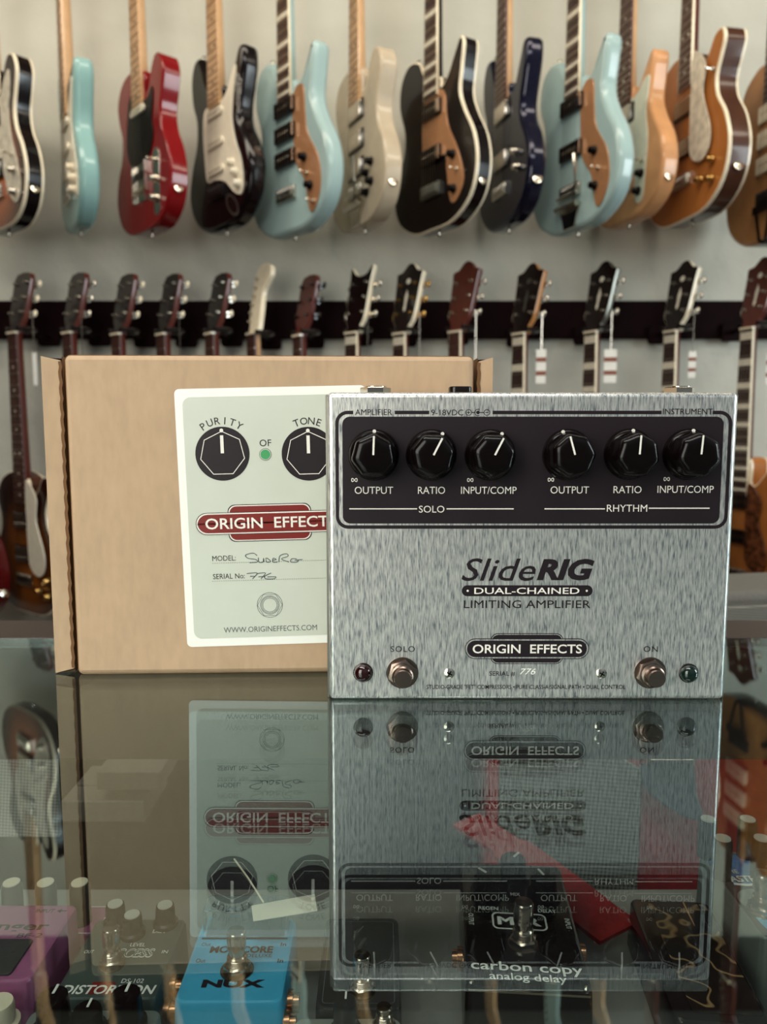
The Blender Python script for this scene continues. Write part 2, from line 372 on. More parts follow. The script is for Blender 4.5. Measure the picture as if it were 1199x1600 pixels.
# ================================================================ guitars
SH = {
 'tele': [(0, 0), (.085, .006), (.14, .042), (.161, .105), (.149, .165), (.121, .215), (.113, .26), (.127, .305), (.136, .345), (.122, .378), (.096, .386), (.074, .366), (.06, .335), (.044, .317), (.03, .32), (.029, .37), (-.02, .385), (-.06, .392), (-.108, .378), (-.135, .338), (-.131, .295), (-.114, .25), (-.121, .2), (-.149, .155), (-.161, .1), (-.14, .042), (-.085, .006)],
 'strat': [(0, 0), (.08, .006), (.14, .05), (.16, .12), (.14, .18), (.112, .225), (.108, .265), (.122, .31), (.134, .355), (.13, .392), (.108, .394), (.088, .36), (.066, .322), (.04, .305), (.03, .31), (.029, .335), (-.03, .35), (-.05, .37), (-.064, .405), (-.085, .436), (-.116, .432), (-.135, .39), (-.13, .33), (-.112, .285), (-.115, .23), (-.145, .17), (-.16, .105), (-.135, .045), (-.075, .006)],
 'offset': [(0, 0), (.08, .004), (.145, .042), (.168, .105), (.157, .17), (.122, .23), (.104, .275), (.11, .325), (.116, .37), (.104, .385), (.08, .355), (.058, .322), (.034, .308), (.029, .33), (-.03, .352), (-.055, .39), (-.1, .402), (-.135, .372), (-.142, .315), (-.119, .25), (-.125, .195), (-.155, .15), (-.166, .095), (-.14, .04), (-.075, .004)],
 'single': [(0, 0), (.09, .006), (.15, .05), (.168, .12), (.15, .185), (.118, .235), (.112, .275), (.125, .31), (.136, .342), (.126, .366), (.1, .362), (.082, .337), (.062, .318), (.036, .316), (.03, .355), (-.03, .375), (-.075, .37), (-.115, .345), (-.132, .3), (-.118, .25), (-.125, .21), (-.155, .165), (-.168, .11), (-.145, .045), (-.085, .006)],
 'arch': [(0, 0), (.1, .006), (.17, .055), (.192, .13), (.172, .2), (.135, .255), (.128, .3), (.143, .345), (.136, .39), (.108, .402), (.078, .375), (.055, .352), (.034, .352), (.029, .42), (-.03, .425), (-.075, .425), (-.125, .395), (-.146, .34), (-.13, .285), (-.136, .25), (-.175, .2), (-.192, .13), (-.17, .055), (-.1, .006)],
}
PG = {
 'strat': [(-.05, .30), (-.066, .25), (-.062, .19), (-.05, .125), (-.01, .12), (.04, .105), (.085, .07), (.118, .06), (.127, .09), (.118, .14), (.093, .19), (.08, .24), (.087, .29), (.103, .35), (.09, .352), (.07, .325), (.035, .298)],
 'tele': [(-.045, .335), (-.07, .285), (-.078, .21), (-.05, .165), (.0, .16), (.05, .168), (.078, .21), (.073, .25), (.083, .295), (.077, .32), (.04, .30)],
 'pearl_tele': [(-.05, .335), (-.078, .26), (-.07, .19), (-.02, .15), (.035, .14), (.07, .075), (.11, .045), (.135, .08), (.122, .14), (.097, .2), (.09, .26), (.102, .31), (.1, .35), (.075, .335), (.04, .302)],
 'copper_side': [(.032, .295), (.07, .305), (.078, .25), (.087, .2), (.127, .14), (.136, .08), (.115, .035), (.092, .035), (.075, .1), (.042, .145), (.032, .2)],
 'copper_mid': [(-.03, .29), (.045, .295), (.062, .22), (.1, .155), (.125, .085), (.1, .045), (.075, .05), (.06, .12), (.052, .155), (-.03, .16)],
 'mint': [(-.05, .325), (-.068, .25), (-.06, .175), (-.02, .15), (.03, .145), (.055, .095), (.06, .04), (.09, .036), (.1, .1), (.105, .18), (.094, .25), (.105, .32), (.085, .325), (.04, .298)],
 'float': [(.034, .335), (.05, .35), (.085, .31), (.08, .25), (.112, .17), (.108, .125), (.08, .108), (.045, .125), (.034, .17)],
}
HEADS = {
 'fender': [(-.021, 0), (-.026, .025), (-.036, .055), (-.044, .165), (-.03, .192), (0, .2), (.03, .19), (.04, .165), (.026, .14), (.013, .115), (.02, .06), (.021, 0)],
 'slope': [(-.021, 0), (-.024, .02), (-.037, .045), (-.041, .15), (-.03, .168), (0, .172), (.03, .168), (.041, .15), (.037, .045), (.024, .02), (.021, 0)],
 'crown': [(-.021, 0), (-.025, .02), (-.038, .05), (-.045, .15), (-.046, .172), (-.028, .178), (-.012, .196), (0, .2), (.012, .196), (.028, .178), (.046, .172), (.045, .15), (.038, .05), (.025, .02), (.021, 0)],
 'dove': [(-.021, 0), (-.024, .02), (-.034, .05), (-.037, .14), (-.04, .19), (-.02, .168), (0, .162), (.02, .168), (.04, .19), (.037, .14), (.034, .05), (.024, .02), (.021, 0)],
}
SIX = 'electric guitars hanging in the upper row'; LOW = 'guitars hanging by their headstocks in the lower row'
def guitar(d):
    gx, gz_ = d['pos']; Yg = d.get('Y', 2.0); phi = math.atan2(gx, Yg); a = math.radians(d['t'])+phi
    root = thing(d.get('name', 'electric_guitar'), d['label'], 'guitar', (gx, Yg, gz_), -a, d['group'])
    S = d.get('scale', 1.0); dep = d.get('depth', .046); f = -dep/2
    out = [(x*S, z*S) for x, z in SH[d['shape']]]; top = spline(out, 4)
    hid = d.get('hidden', False)
    bind = d.get('bind'); mats = [d['side'], d['top'], bind or d['side']]
    p = ccw(top); r = .004 if bind else d.get('round', .007)
    mb = MB(); R = lambda i, h: [(q[0], h, q[1]) for q in (inset(p, i) if i else p)]
    if bind:
        mb.loft([R(.0035, f), R(.0008, f+.0008), R(0, f+.002), R(0, f+.0075)], 2, cap=False)
        mb.loft([R(0, f+.0075), R(0, dep/2-.0075)], 0, cap=False); mb.loft([R(0, dep/2-.0075), R(0, dep/2-.002), R(.003, dep/2)], 2, cap=False)
        fr = R(.0035, f); bk = R(.003, dep/2)
    else:
        mb.loft([R(r, f), R(r*.55, f+r*.12), R(r*.2, f+r*.4), R(0, f+r)], 1, cap=False); mb.loft([R(0, f+r), R(0, dep/2-r)], 0, cap=False)
        mb.loft([R(0, dep/2-r), R(r*.2, dep/2-r*.4), R(r, dep/2)], 0, cap=False); fr = R(r, f); bk = R(r, dep/2)
    n = len(p); mb.add(fr, [tuple(range(n))], 1); mb.add(bk, [tuple(range(n))[::-1]], 0)
    mb.build('body', mats, root, sharp=50)
    sc = d.get('len', .648); brz = d.get('brz', .095)*S; nz = brz+sc
    nj = d.get('nj', .30)*S; fz = f-.0015
    # neck and fretboard
    nm = d.get('neck', 'maple'); rings = []
    for z, wd, th in ((nj, .056, .026), (nj+.03, .0555, .026), (.37*S+.03, .053, .024), (nz, .042, .020)):
        ring_ = [(wd/2*math.cos(t), fz+th*math.sin(t)*1.0, z) for t in [PI*k/8 for k in range(9)]]
        rings.append(ring_)
    heel = [[(x, f+.03 if y > fz+.001 else y, z) if z < .37*S else (x, y, z) for x, y, z in q] for q in rings]
    mb = MB().loft(rings, 0); mb.build('neck', nm, root)
    mb = MB(); bt = fz-.006
    wf = lambda z: .056+(.042-.056)*(z-nj)/(nz-nj)
    z0 = nj-.008; bd = d.get('board_bind')
    for (za, zb) in ((z0, nz),):
        q = [(-wf(za)/2, za), (wf(za)/2, za), (wf(zb)/2, zb), (-wf(zb)/2, zb)]
        mb.prism(q, bt, fz, 3 if bd else 0, fm=0)
        if bd:
            for sx in (-1, 1): mb.flat([(sx*wf(za)/2, za), (sx*wf(zb)/2, zb), (sx*(wf(zb)/2-.0022), zb), (sx*(wf(za)/2-.0022), za)], lambda u, v, e: (u, bt-e, v), .0002, 3)
    fp = [nz-sc*(1-2**(-k/12)) for k in range(0, 22)]
    for k in range(1, 22):
        if fp[k] < z0+.003: break
        mb.box((0, bt-.0005, fp[k]), (wf(fp[k]), .0012, .0022 if d.get('wire') is None else .0014), 1)
    il = d.get('inlay', 'dots')
    for k in (1, 3, 5, 7, 9, 12, 15, 17, 19, 21):
        if fp[k] < z0+.003 or il == 'none': break
        zc = (fp[k]+fp[k-1])/2; hh = fp[k-1]-fp[k]
        if il == 'block': mb.box((0, bt-.0003, zc), (wf(zc)*.9, .001, hh*.55), 2)
        elif k > 1:
            for dx in ((-.012, .012) if k == 12 else (0,)): mb.lathe([(.0035, 0), (.0035, .0006)], (dx, bt, zc), 'y', 10, 2)
    mb.build('fretboard', [d.get('board', 'maple'), d.get('wire', 'fret_wire'), d.get('inlaymat', 'inlay'), bd or 'cream'], root)
    # nut, headstock, tuners
    MB().box((0, bt+.002, nz+.002), (.043, .011, .005)).build('nut', 'cream', root)
    hs = d.get('head', 'fender'); tilt = math.radians(d.get('tilt', 4 if hs == 'fender' else 15))
    H = Matrix.Translation((0, fz+.001, nz+.003)) @ Matrix.Rotation(-tilt, 4, 'X') @ Matrix.Diagonal((1, 1, d.get('hlen', .92), 1))
    hp = spline(HEADS[hs], 4) if hs != 'slope' else HEADS[hs]
    mb = MB(); mb.M = H; mb.prism(hp, 0, .014, 0, bev=.001, fm=1)
    mb.build('headstock', [d.get('hside', nm), d.get('hface', nm)], root, sharp=30)
    if d.get('logo'):
        mb = MB(); mb.M = H
        F = lambda u, v, e: (u, -e, v)
        mb.flat([(0, .125), (.007, .105), (.004, .08), (.005, .07), (0, .06), (-.005, .07), (-.003, .08), (-.005, .1)], F, .0004); mb.flat(circ(0, .148, .008, 12), F, .0004)
        mb.build('headstock_inlay', d['logo'], root)
    tm = d.get('tuner', 'chrome'); bm_ = d.get('button', tm)
    def tuner_mesh():
        mb = MB(); mb.lathe([(.005, -.001), (.005, .002), (.003, .003), (.003, .009), (.0001, .0095)], (0, 0, 0), 'y', 10, 0)
        mb.box((.006, .018, 0), (.012, .010, .016), 0); mb.cyl((.008, .018, 0), (.024, .018, 0), .0022, n=8)
        mb.M = Matrix.Translation((.0285, .018, 0)) @ Matrix.Diagonal((.0065, .005, .0095, 1))
        mb.lathe([(.2, -1), (.75, -.7), (1, 0), (.75, .7), (.2, 1)], (0, 0, 0), 'z', 10, 1); mb.M = Matrix()
        return mb
    proto = None
    posn = [(-.026, .035+.0245*k, -1) for k in range(6)] if hs == 'fender' else [(sx*.027, .055+.042*k, sx) for sx in (-1, 1) for k in range(3)]
    for (x, s_, sd) in posn:
        if proto is None: o = tuner_mesh().build('tuner', [tm, bm_], root); proto = o
        else: o = proto.copy(); COL.objects.link(o); o.parent = root
        o.matrix_local = H @ Matrix.Translation((x, 0, s_)) @ (Matrix.Rotation(PI, 4, 'Z') @ Matrix.Diagonal((1, -1, 1, 1)) if sd < 0 else Matrix())
    if hid: return root
    F = lambda u, v, e: (u, f-e, v)
    pgk = d.get('pg')
    if pgk:
        pg = spline([(x*S, z*S) for x, z in PG[pgk[0]]], 4)
        lift = .008 if pgk[0] == 'float' else 0
        MB().prism(pg, f-.0028-lift, f-lift+.0002, 0, bev=.0006).build('pickguard', pgk[1], root, sharp=50)
        if pgk[0] == 'float': MB().cyl((.06*S, f+.001, .2*S), (.06*S, f-.008, .2*S), .003, n=8).build('pickguard_bracket', 'chrome', root)
    pt = f-(.0028 if pgk else 0)
    for (z, kind) in d.get('pickups', []):
        z *= S; mb = MB()
        if kind == 'single':
            mb.prism(rrect(0, z, .078, .018, .0088), pt-.006, f, 0, bev=.001); mats_ = ['pg_white', 'chrome']
            for k in range(6): mb.lathe([(.0025, 0), (.0025, .0008)], (-.026+.0104*k, pt-.006, z), 'y', 8, 1)
        elif kind == 'hum':
            mb.prism(rrect(0, z, .088, .045, .003), pt-.003, f, 1, bev=.0006); mb.prism(rrect(0, z, .07, .038, .004), pt-.009, f, 0, bev=.002); mats_ = ['chrome', 'black_plastic']
            for k in range(6): mb.lathe([(.0025, 0), (.0025, .0006)], (-.026+.0104*k, pt-.009, z-.009), 'y', 8, 0)
        elif kind == 'dark':
            mb.prism(rrect(0, z, .084, .036, .003), pt-.008, f, 0, bev=.0015); mats_ = ['black_plastic', 'chrome']
            mb.box((.035, pt-.006, z), (.012, .007, .03), 1)
            for k in range(6): mb.lathe([(.0025, 0), (.0025, .0006)], (-.026+.0104*k, pt-.008, z), 'y', 8, 1)
        elif kind == 'cream':
            mb.prism(rrect(0, z, .088, .04, .004), pt-.010, f, 0, bev=.002); mats_ = ['cream', 'gold_metal']
            for k in range(6): mb.lathe([(.0025, 0), (.0025, .0006)], (-.026+.0104*k, pt-.010, z), 'y', 8, 1)
        mb.build('pickup', mats_, root)
    bk = d.get('bridge', 'plain'); bz = brz; bmm = d.get('bmet', 'chrome')
    if bk == 'ashtray':
        mb = MB().box((0, f-.001, bz+.022), (.076, .003, .09)); mb.box((-.037, f-.005, bz+.022), (.002, .01, .09)); mb.box((.037, f-.005, bz+.022), (.002, .01, .09))
        for k in range(3): mb.cyl((-.03+.02*k+.001, f-.009, bz), (-.012+.02*k, f-.009, bz), .0035, n=8)
        mb.build('bridge', bmm, root); MB().prism(rrect(0, bz+.04, .07, .016, .007), f-.007, f-.002, bev=.001).build('pickup', 'black_plastic', root)
    else:
        mb = MB().box((0, f-.004, bz-.008), (.08, .009, .03))
        for k in range(6): mb.box((-.027+.0108*k, f-.010, bz-.006), (.009, .005, .02))
        mb.build('bridge', bmm, root, bev=.001)
    if d.get('tail') == 'bigsby':
        mb = MB(); mb.prism([(-.045, .055*S), (.045, .055*S), (.03, .03*S), (.022, .004), (-.022, .004), (-.03, .03*S)], f-.006, f, 0, bev=.001)
        mb.cyl((-.042, f-.014, .052*S), (.042, f-.014, .052*S), .0075, n=12); mb.cyl((-.04, f-.012, .075*S), (.04, f-.012, .075*S), .005, n=10)
        mb.tube([(.035, f-.012, .05*S), (.05, f-.03, .045*S), (.062, f-.034, .09*S), (.055, f-.034, .15*S)], .0035, 8)
        mb.build('vibrato_tailpiece', bmm, root)
    if d.get('tail') == 'trapeze':
        mb = MB().box((0, f-.012, .075*S), (.08, .006, .018)); mb.tube([(-.03, f-.012, .075*S), (-.012, f-.010, .0), (0, f-.006, -.004)], .004, 6); mb.tube([(.03, f-.012, .075*S), (.012, f-.010, .0), (0, f-.006, -.004)], .004, 6)
        mb.box((0, f+.012, -.003), (.03, .04, .006)); mb.build('trapeze_tailpiece', bmm, root)
    kp = None
    for (x, z, km) in d.get('knobs', []):
        mb = MB().lathe([(.0105, 0), (.0105, .004), (.0085, .006), (.0078, .015), (.007, .0165), (.0001, .017)], (x*S, pt+.0005, z*S), 'y', 14)
        mb.build('knob', km, root)
    for (x, z) in d.get('switches', []):
        MB().lathe([(.006, 0), (.006, .003), (.0022, .004), (.003, .014), (.0038, .02), (.001, .023)], (x*S, pt, z*S), 'y', 10).build('selector_switch', 'cream' if d.get('creamswitch') else 'chrome', root)
    if d.get('control_plate'):
        MB().prism(rrect(.088*S, .1*S, .034, .155, .016), f-.002, f+.0003, bev=.0005).build('control_plate', 'chrome', root)
    if d.get('sticker'):
        mb = MB().flat([(x*S, z*S) for x, z in [(.07+.034*math.cos(t)*.75-.02*math.sin(t), .045+.03*math.sin(t)) for t in [2*PI*k/24 for k in range(24)]]], F, .0004, 0)
        mb.flat([(x*S, z*S) for x, z in [(.07+.024*math.cos(t)*.75-.015*math.sin(t), .045+.022*math.sin(t)) for t in [2*PI*k/24 for k in range(24)]]], F, .0006, 1)
        mb.build('jack_plate', ['dull_metal', 'black_plastic'], root)
    if d.get('scribble'):
        mb = MB(); rnd = random.Random(3)
        for L_ in range(3):
            pts = [(.097*S+.009*L_+(.012 if k > 24 else 0)*0+rnd.uniform(-.005, .005), (.385-.0048*k)*S) for k in range(9+L_*2, 34-L_*6) if k < 30]
            side = [(x+.004 if z > .34*S else x+.006, z) for x, z in pts]
            mb.line(side, .0018, F, .0006)
        mb.build('ink_signature', 'white_print', root)
    # side furniture
    def edge_x(z): 
        c = [q[0] for q in p if abs(q[1]-z) < .012 and q[0] > 0]; return max(c) if c else .15
    if d.get('jack', True):
        zz = .075*S; ex = edge_x(zz)
        mb = MB(); mb.M = Matrix.Translation((ex-.001, 0, zz)) @ Matrix.Rotation(math.radians(-20), 4, 'Y'); mb.lathe([(.012, -.002), (.012, .002), (.008, .0025), (.0055, .004), (.003, .004), (.003, .001)], (0, 0, 0), 'x', 14)
        mb.build('output_jack', 'chrome', root)
    MB().lathe([(.006, .002), (.0035, -.003), (.003, -.008), (.006, -.0105), (.005, -.013), (.001, -.0135)], (0, 0, 0), 'z', 10).build('strap_button', 'chrome', root)
    tl = min([q for q in p if q[0] < -.03], key=lambda q: -q[1])
    MB().lathe([(.006, -.003), (.003, .002), (.003, .007), (.006, .010), (.001, .012)], (tl[0], 0, tl[1]), 'z', 10).build('strap_button', 'chrome', root)
    sm = None
    for k in range(6):
        x0 = -.026+.0104*k; x1 = -.0175+.007*k
        MB().tube([(x0, f-.0125, bz), (x1, bt-.0015, nz)], .0004+.0001*(5-k)/2, 3).build('string', 'string', root)
    return root

def up(px, py, Y=2.0):
    q = at(px, py, Y); return (q.x, q.z)
bk_kn = 'black_knob'
UP = [
 dict(pos=up(14, 362), t=67, shape='tele', top='b_burst', side='b_black', bind='cream', pg=('pearl_tele', 'pg_pearl'), pickups=[(.26, 'hum'), (.14, 'hum')], knobs=[(.105, .12, 'chrome'), (.105, .07, 'chrome')], switches=[(.095, .16)], board='maple', wire='fret_dark', inlaymat='dark_dot', label='sunburst guitar with cream binding and pearl pickguard, cut by the left edge of the frame'),
 dict(pos=up(127, 362), t=80, shape='strat', scale=.93, top='b_surf', side='b_surf', round=.012, pg=('strat', 'pg_white'), pickups=[(.27, 'single'), (.205, 'single'), (.14, 'single')], knobs=[(.08, .14, 'cream'), (.095, .11, 'cream'), (.1, .08, 'cream')], board='maple', wire='fret_dark', inlaymat='dark_dot', jack=False, label='surf green guitar turned almost edge-on between the sunburst and red guitars'),
 dict(pos=up(238, 364), t=66, shape='tele', top='b_red', side='b_red', bind='b_red', pg=('tele', 'pg_black'), bridge='ashtray', pickups=[(.285, 'single')], control_plate=True, knobs=[(.088, .105, 'chrome'), (.088, .06, 'chrome')], switches=[(.088, .15)], board='maple', wire='fret_dark', inlaymat='dark_dot', label='cherry red single cutaway guitar with black pickguard and maple neck'),
 dict(pos=up(355, 361), t=61, shape='strat', top='b_black', side='b_black', round=.012, pg=('strat', 'pg_white'), pickups=[(.275, 'single'), (.205, 'single'), (.14, 'single')], bridge='plain', bmet='black_plastic', knobs=[(.078, .14, 'pg_white'), (.095, .115, 'pg_white'), (.108, .085, 'pg_white')], board='maple', wire='fret_dark', inlaymat='dark_dot', sticker=True, scribble=True, jack=False, label='black double cutaway guitar with white pickguard and white ink scribble on its horn'),
 dict(pos=up(466, 376), t=57, Y=1.95, shape='offset', scale=1.06, top='b_sonic', side='b_sonic', round=.013, pg=('copper_side', 'pg_copper'), pickups=[(.275, 'dark'), (.22, 'dark'), (.165, 'dark')], knobs=[(.075, .15, bk_kn), (.098, .085, bk_kn)], switches=[(.085, .115), (.11, .05)], board='ebony', board_bind='cream', inlay='block', neck='b_sonic', bmet='chrome', jack=False, label='pale blue guitar with copper pickguard and three black pickups, left of the cream guitar'),
 dict(pos=up(571, 358), t=65, shape='tele', top='b_white', side='b_white', round=.006, pickups=[(.275, 'hum'), (.205, 'hum'), (.14, 'hum')], tail='bigsby', knobs=[(.085, .135, bk_kn), (.06, .115, bk_kn), (.085, .09, bk_kn), (.06, .07, bk_kn)], board='maple', wire='fret_dark', inlaymat='dark_dot', label='aged cream guitar with three pickups, vibrato tailpiece and four black knobs'),
 dict(pos=up(685, 368), t=55, Y=1.96, shape='offset', scale=1.05, top='b_black', side='b_black', bind='cream', pg=('copper_mid', 'pg_copper'), pickups=[(.265, 'dark'), (.165, 'dark')], bmet='dull_metal', knobs=[(.085, .145, bk_kn), (.09, .07, bk_kn)], switches=[(.1, .11)], board='ebony', board_bind='cream', inlay='block', neck='b_black', label='black guitar with cream binding and copper pickguard'),
 dict(pos=up(796, 357), t=66, shape='strat', top='b_navy', side='b_navy', round=.012, pickups=[(.275, 'hum'), (.16, 'hum')], knobs=[(.085, .155, 'chrome'), (.1, .115, 'chrome')], board='rosewood', inlay='none', label='navy blue double cutaway guitar with two chrome pickups and rosewood neck'),
 dict(pos=up(896, 370), t=54, Y=1.95, shape='offset', scale=1.06, top='b_sonic', side='b_sonic', round=.013, pg=('copper_side', 'pg_copper'), pickups=[(.275, 'dark'), (.175, 'dark')], tail='bigsby', knobs=[(.085, .15, bk_kn), (.09, .075, bk_kn)], switches=[(.1, .11)], board='ebony', board_bind='cream', inlay='block', neck='b_sonic', jack=False, label='pale blue guitar with copper pickguard and vibrato arm, right of the navy guitar'),
 dict(pos=up(990, 345), t=57, Y=2.03, shape='offset', scale=.97, top='b_nat', side='b_nat', round=.008, pg=('mint', 'pg_mint'), pickups=[(.265, 'hum'), (.17, 'hum')], knobs=[(.085, .1, bk_kn), (.075, .06, bk_kn)], switches=[(.088, .13)], board='rosewood', inlay='dots', label='natural wood guitar with pale mint pickguard, partly behind a pale blue guitar'),
 dict(pos=up(1082, 347), t=58, Y=2.0, shape='single', scale=1.08, depth=.06, top='b_amber', side='b_brown', bind='cream', pg=('float', 'pg_pearl'), pickups=[(.25, 'hum'), (.16, 'hum')], knobs=[(.115, .1, 'gold_metal'), (.115, .06, 'gold_metal'), (.075, .07, 'gold_metal')], switches=[(.105, .29)], board='rosewood', board_bind='cream', neck='mahogany', label='amber semi-hollow guitar with sparkly pearl pickguard and gold knobs'),
 dict(pos=up(1196, 386), t=57, Y=1.93, shape='arch', scale=1.0, depth=.07, top='b_gold', side='b_brown', round=.01, pickups=[(.3, 'cream'), (.24, 'cream'), (.18, 'cream')], brz=.11, tail='trapeze', bmet='black_plastic', knobs=[(.13, .1, bk_kn), (.12, .06, bk_kn)], board='rosewood', inlay='none', neck='mahogany', label='large honey gold archtop with three cream pickups at the right edge'),
]
for d in UP: d['group'] = SIX; guitar(d)

# lower row: placed by the nut of each guitar
def low(px, py, scale_len, brz, Y=2.02):
    q = at(px, py, Y); return (q.x+.022, q.z-(brz+scale_len))
cr = dict(shape='single', top='b_tobacco', side='b_brown', depth=.05, len=.628, brz=.1, neck='mahogany', board='rosewood', hside='mahogany', hface='head_black', group=LOW, Y=2.02)
LW = [
 (-84, 526, dict(head='slope', top='b_cherry', side='b_cherry', depth=.042, pickups=[(.25, 'hum'), (.16, 'hum')], knobs=[(.1, .12, bk_kn), (.1, .07, bk_kn)], label='dark cherry guitar of which only the lower body shows at the left edge')),
 (24, 523, dict(head='slope', bind='cream', button='cream', pg=('float', 'pg_white'), pickups=[(.25, 'hum'), (.16, 'hum')], knobs=[(.115, .1, 'gold_metal'), (.115, .06, 'gold_metal'), (.075, .07, 'gold_metal')], name='electric_guitar', label='tobacco sunburst single cutaway guitar hanging left of the cardboard box')),
 (109, 523, dict(head='slope', label='dark narrow headstock, second from the left along the black rail')),
 (185, 525, dict(head='slope', button='cream', label='brown headstock with cream buttons, third from the left along the rail')),
 (255, 525, dict(head='slope', button='cream', label='dark headstock with cream buttons and a bead chain, fourth from the left')),
 (331, 524, dict(head='slope', button='cream', label='dark headstock with cream buttons just left of the big cream headstock')),
 (396, 524, dict(head='fender', hside='cream', hface='cream', tilt=12, neck='maple', board='rosewood', shape='strat', label='big cream coloured headstock standing tallest in the lower row')),
 (468, 527, dict(head='slope', hface='mahogany', tuner='black_plastic', label='all dark brown headstock right of the big cream headstock')),
 (549, 523, dict(head='dove', hside='cream', board='ebony', inlay='block', label='black headstock with a scooped top and cream edge')),
 (624, 524, dict(head='crown', hside='cream', tuner='gold_metal', logo='inlay', board='ebony', inlay='block', label='ornate black headstock with pale inlay and gold tuners')),
 (711, 521, dict(head='crown', hside='mahogany', hface='mahogany', label='dark red crowned headstock above the right corner of the box')),
 (811, 524, dict(head='crown', hside='b_gold', logo='dull_metal', board='ebony', inlay='block', label='black headstock with an amber edge and script, right of the cardboard box')),
 (924, 521, dict(head='crown', hside='dull_metal', logo='inlay', board='ebony', inlay='block', label='black crowned headstock with long pale inlay above the middle of the silver pedal')),
 (1049, 520, dict(head='crown', hside='cream', logo='inlay', board='ebony', inlay='block', label='black crowned headstock with oval inlay above the right jack of the silver pedal')),
 (1172, 515, dict(head='crown', hface='mahogany', logo='inlay', board='ebony', inlay='block', shape='arch', scale=.92, depth=.06, top='b_amber', side='b_amber', bind='cream', pg=('float', 'pg_tort'), pickups=[(.3, 'dark'), (.2, 'dark')], knobs=[(.11, .07, 'chrome')], label='amber guitar with tortoiseshell pickguard hanging behind the right side of the silver pedal')),
]
HANG = []
for i, (px, py, o) in enumerate(LW):
    d = dict(cr); d.update(o); d['t'] = 62 if px < 520 else 46; d['tilt'] = 12; d['board_bind'] = 'cream' if px > 520 else None; d['pos'] = low(px, py, d['len'], d['brz']*d.get('scale', 1))
    d.setdefault('pickups', [(.25, 'hum'), (.16, 'hum')]); d.setdefault('knobs', [(.115, .1, 'gold_metal'), (.115, .06, 'gold_metal')])
    g = guitar(d); HANG.append((g, px, py, d))

HL = ['the cherry guitar at the left edge', 'the sunburst guitar left of the box', 'the second headstock from the left', 'the third headstock from the left', 'the fourth headstock from the left', 'the headstock left of the cream one', 'the big cream headstock', 'the all dark brown headstock', 'the scooped black headstock', 'the ornate headstock with gold tuners', 'the dark red crowned headstock', 'the headstock with amber edge', 'the headstock with long pale inlay', 'the headstock with oval inlay', 'the guitar at the right edge']
for i, (g, px, py, d) in enumerate(HANG):
    nzz = g.location.z+d['len']+d['brz']*d.get('scale', 1)
    h = thing('guitar_hanger', 'black yoke hanger on the rail holding '+HL[i], 'guitar hanger', (g.location.x, WALLY-.022, nzz+(.012 if i != 6 else .004)), 0, 'guitar hangers on the black rail')
    MB().prism(rrect(0, 0, .06, .05, .01), -.012, 0, bev=.002).build('wall_plate', 'rail_black', h)
    yy = g.location.y-(WALLY-.022)
    MB().cyl((0, -.004, 0), (0, yy+.045, 0), .006, n=10).build('arm', 'rail_black', h)
    a = g.rotation_euler.z; mb = MB()
    cx = lambda u, v: (u*math.cos(a)-v*math.sin(a), yy+u*math.sin(a)+v*math.cos(a))
    pts = [(-.03, -.034), (-.031, -.01), (-.028, .014), (0, .028), (.028, .014), (.031, -.01), (.03, -.034)]
    mb.tube([cx(u, v)+(.0,) for u, v in spline(pts, 4, False)], .0055, 8); mb.build('yoke', 'black_plastic', h)

# price tags on chains
def price_tag(px, py_top, py_card0, py_card1, wpx, label, bands=True, Y=1.93):
    t_ = at(px, py_top, Y); c0 = at(px, py_card0, Y); c1 = at(px, py_card1, Y); wd = wpx/1200*Y/1.0
    r = thing('price_tag', label, 'price tag', (c1.x, Y, c1.z), math.radians(-8), 'price tags hanging on bead chains')
    hh = c0.z-c1.z
    MB().tube([(0, 0, hh), (0, 0, t_.z-c1.z)], .001, 6).build('chain', 'nickel', r)
    mb = MB().box((0, 0, hh/2), (wd, .0012, hh), 0)
    if bands:
        for k in (.3, .7): mb.box((0, -.0004, hh*k), (wd*1.02, .0014, hh*.13), 1)
    mb.build('card', ['tag_white', 'tag_brown'], r)
price_tag(56, 493, 551, 602, 7, 'plain white tag hanging on a chain left of the cardboard box', False)
price_tag(133, 490, 580, 640, 14, 'tag chain hanging from the second headstock from the left')
price_tag(284, 490, 580, 640, 14, 'tag chain hanging from the fourth headstock from the left')
price_tag(575, 494, 580, 640, 14, 'tag chain hanging from the scooped black headstock')
price_tag(655, 486, 580, 640, 14, 'tag chain hanging from the ornate headstock with gold tuners')
price_tag(742, 484, 580, 640, 14, 'tag chain hanging from the dark red crowned headstock')
price_tag(845, 488, 546, 599, 15, 'brown banded white tag nearest the right end of the cardboard box')
price_tag(953, 486, 546, 598, 19, 'widest brown banded white tag, above the rhythm knobs of the silver pedal')
price_tag(1081, 484, 549, 590, 11, 'small faint banded tag above the right jack of the silver pedal')
price_tag(1204, 500, 552, 600, 14, 'banded tag cut off by the right edge of the frame')

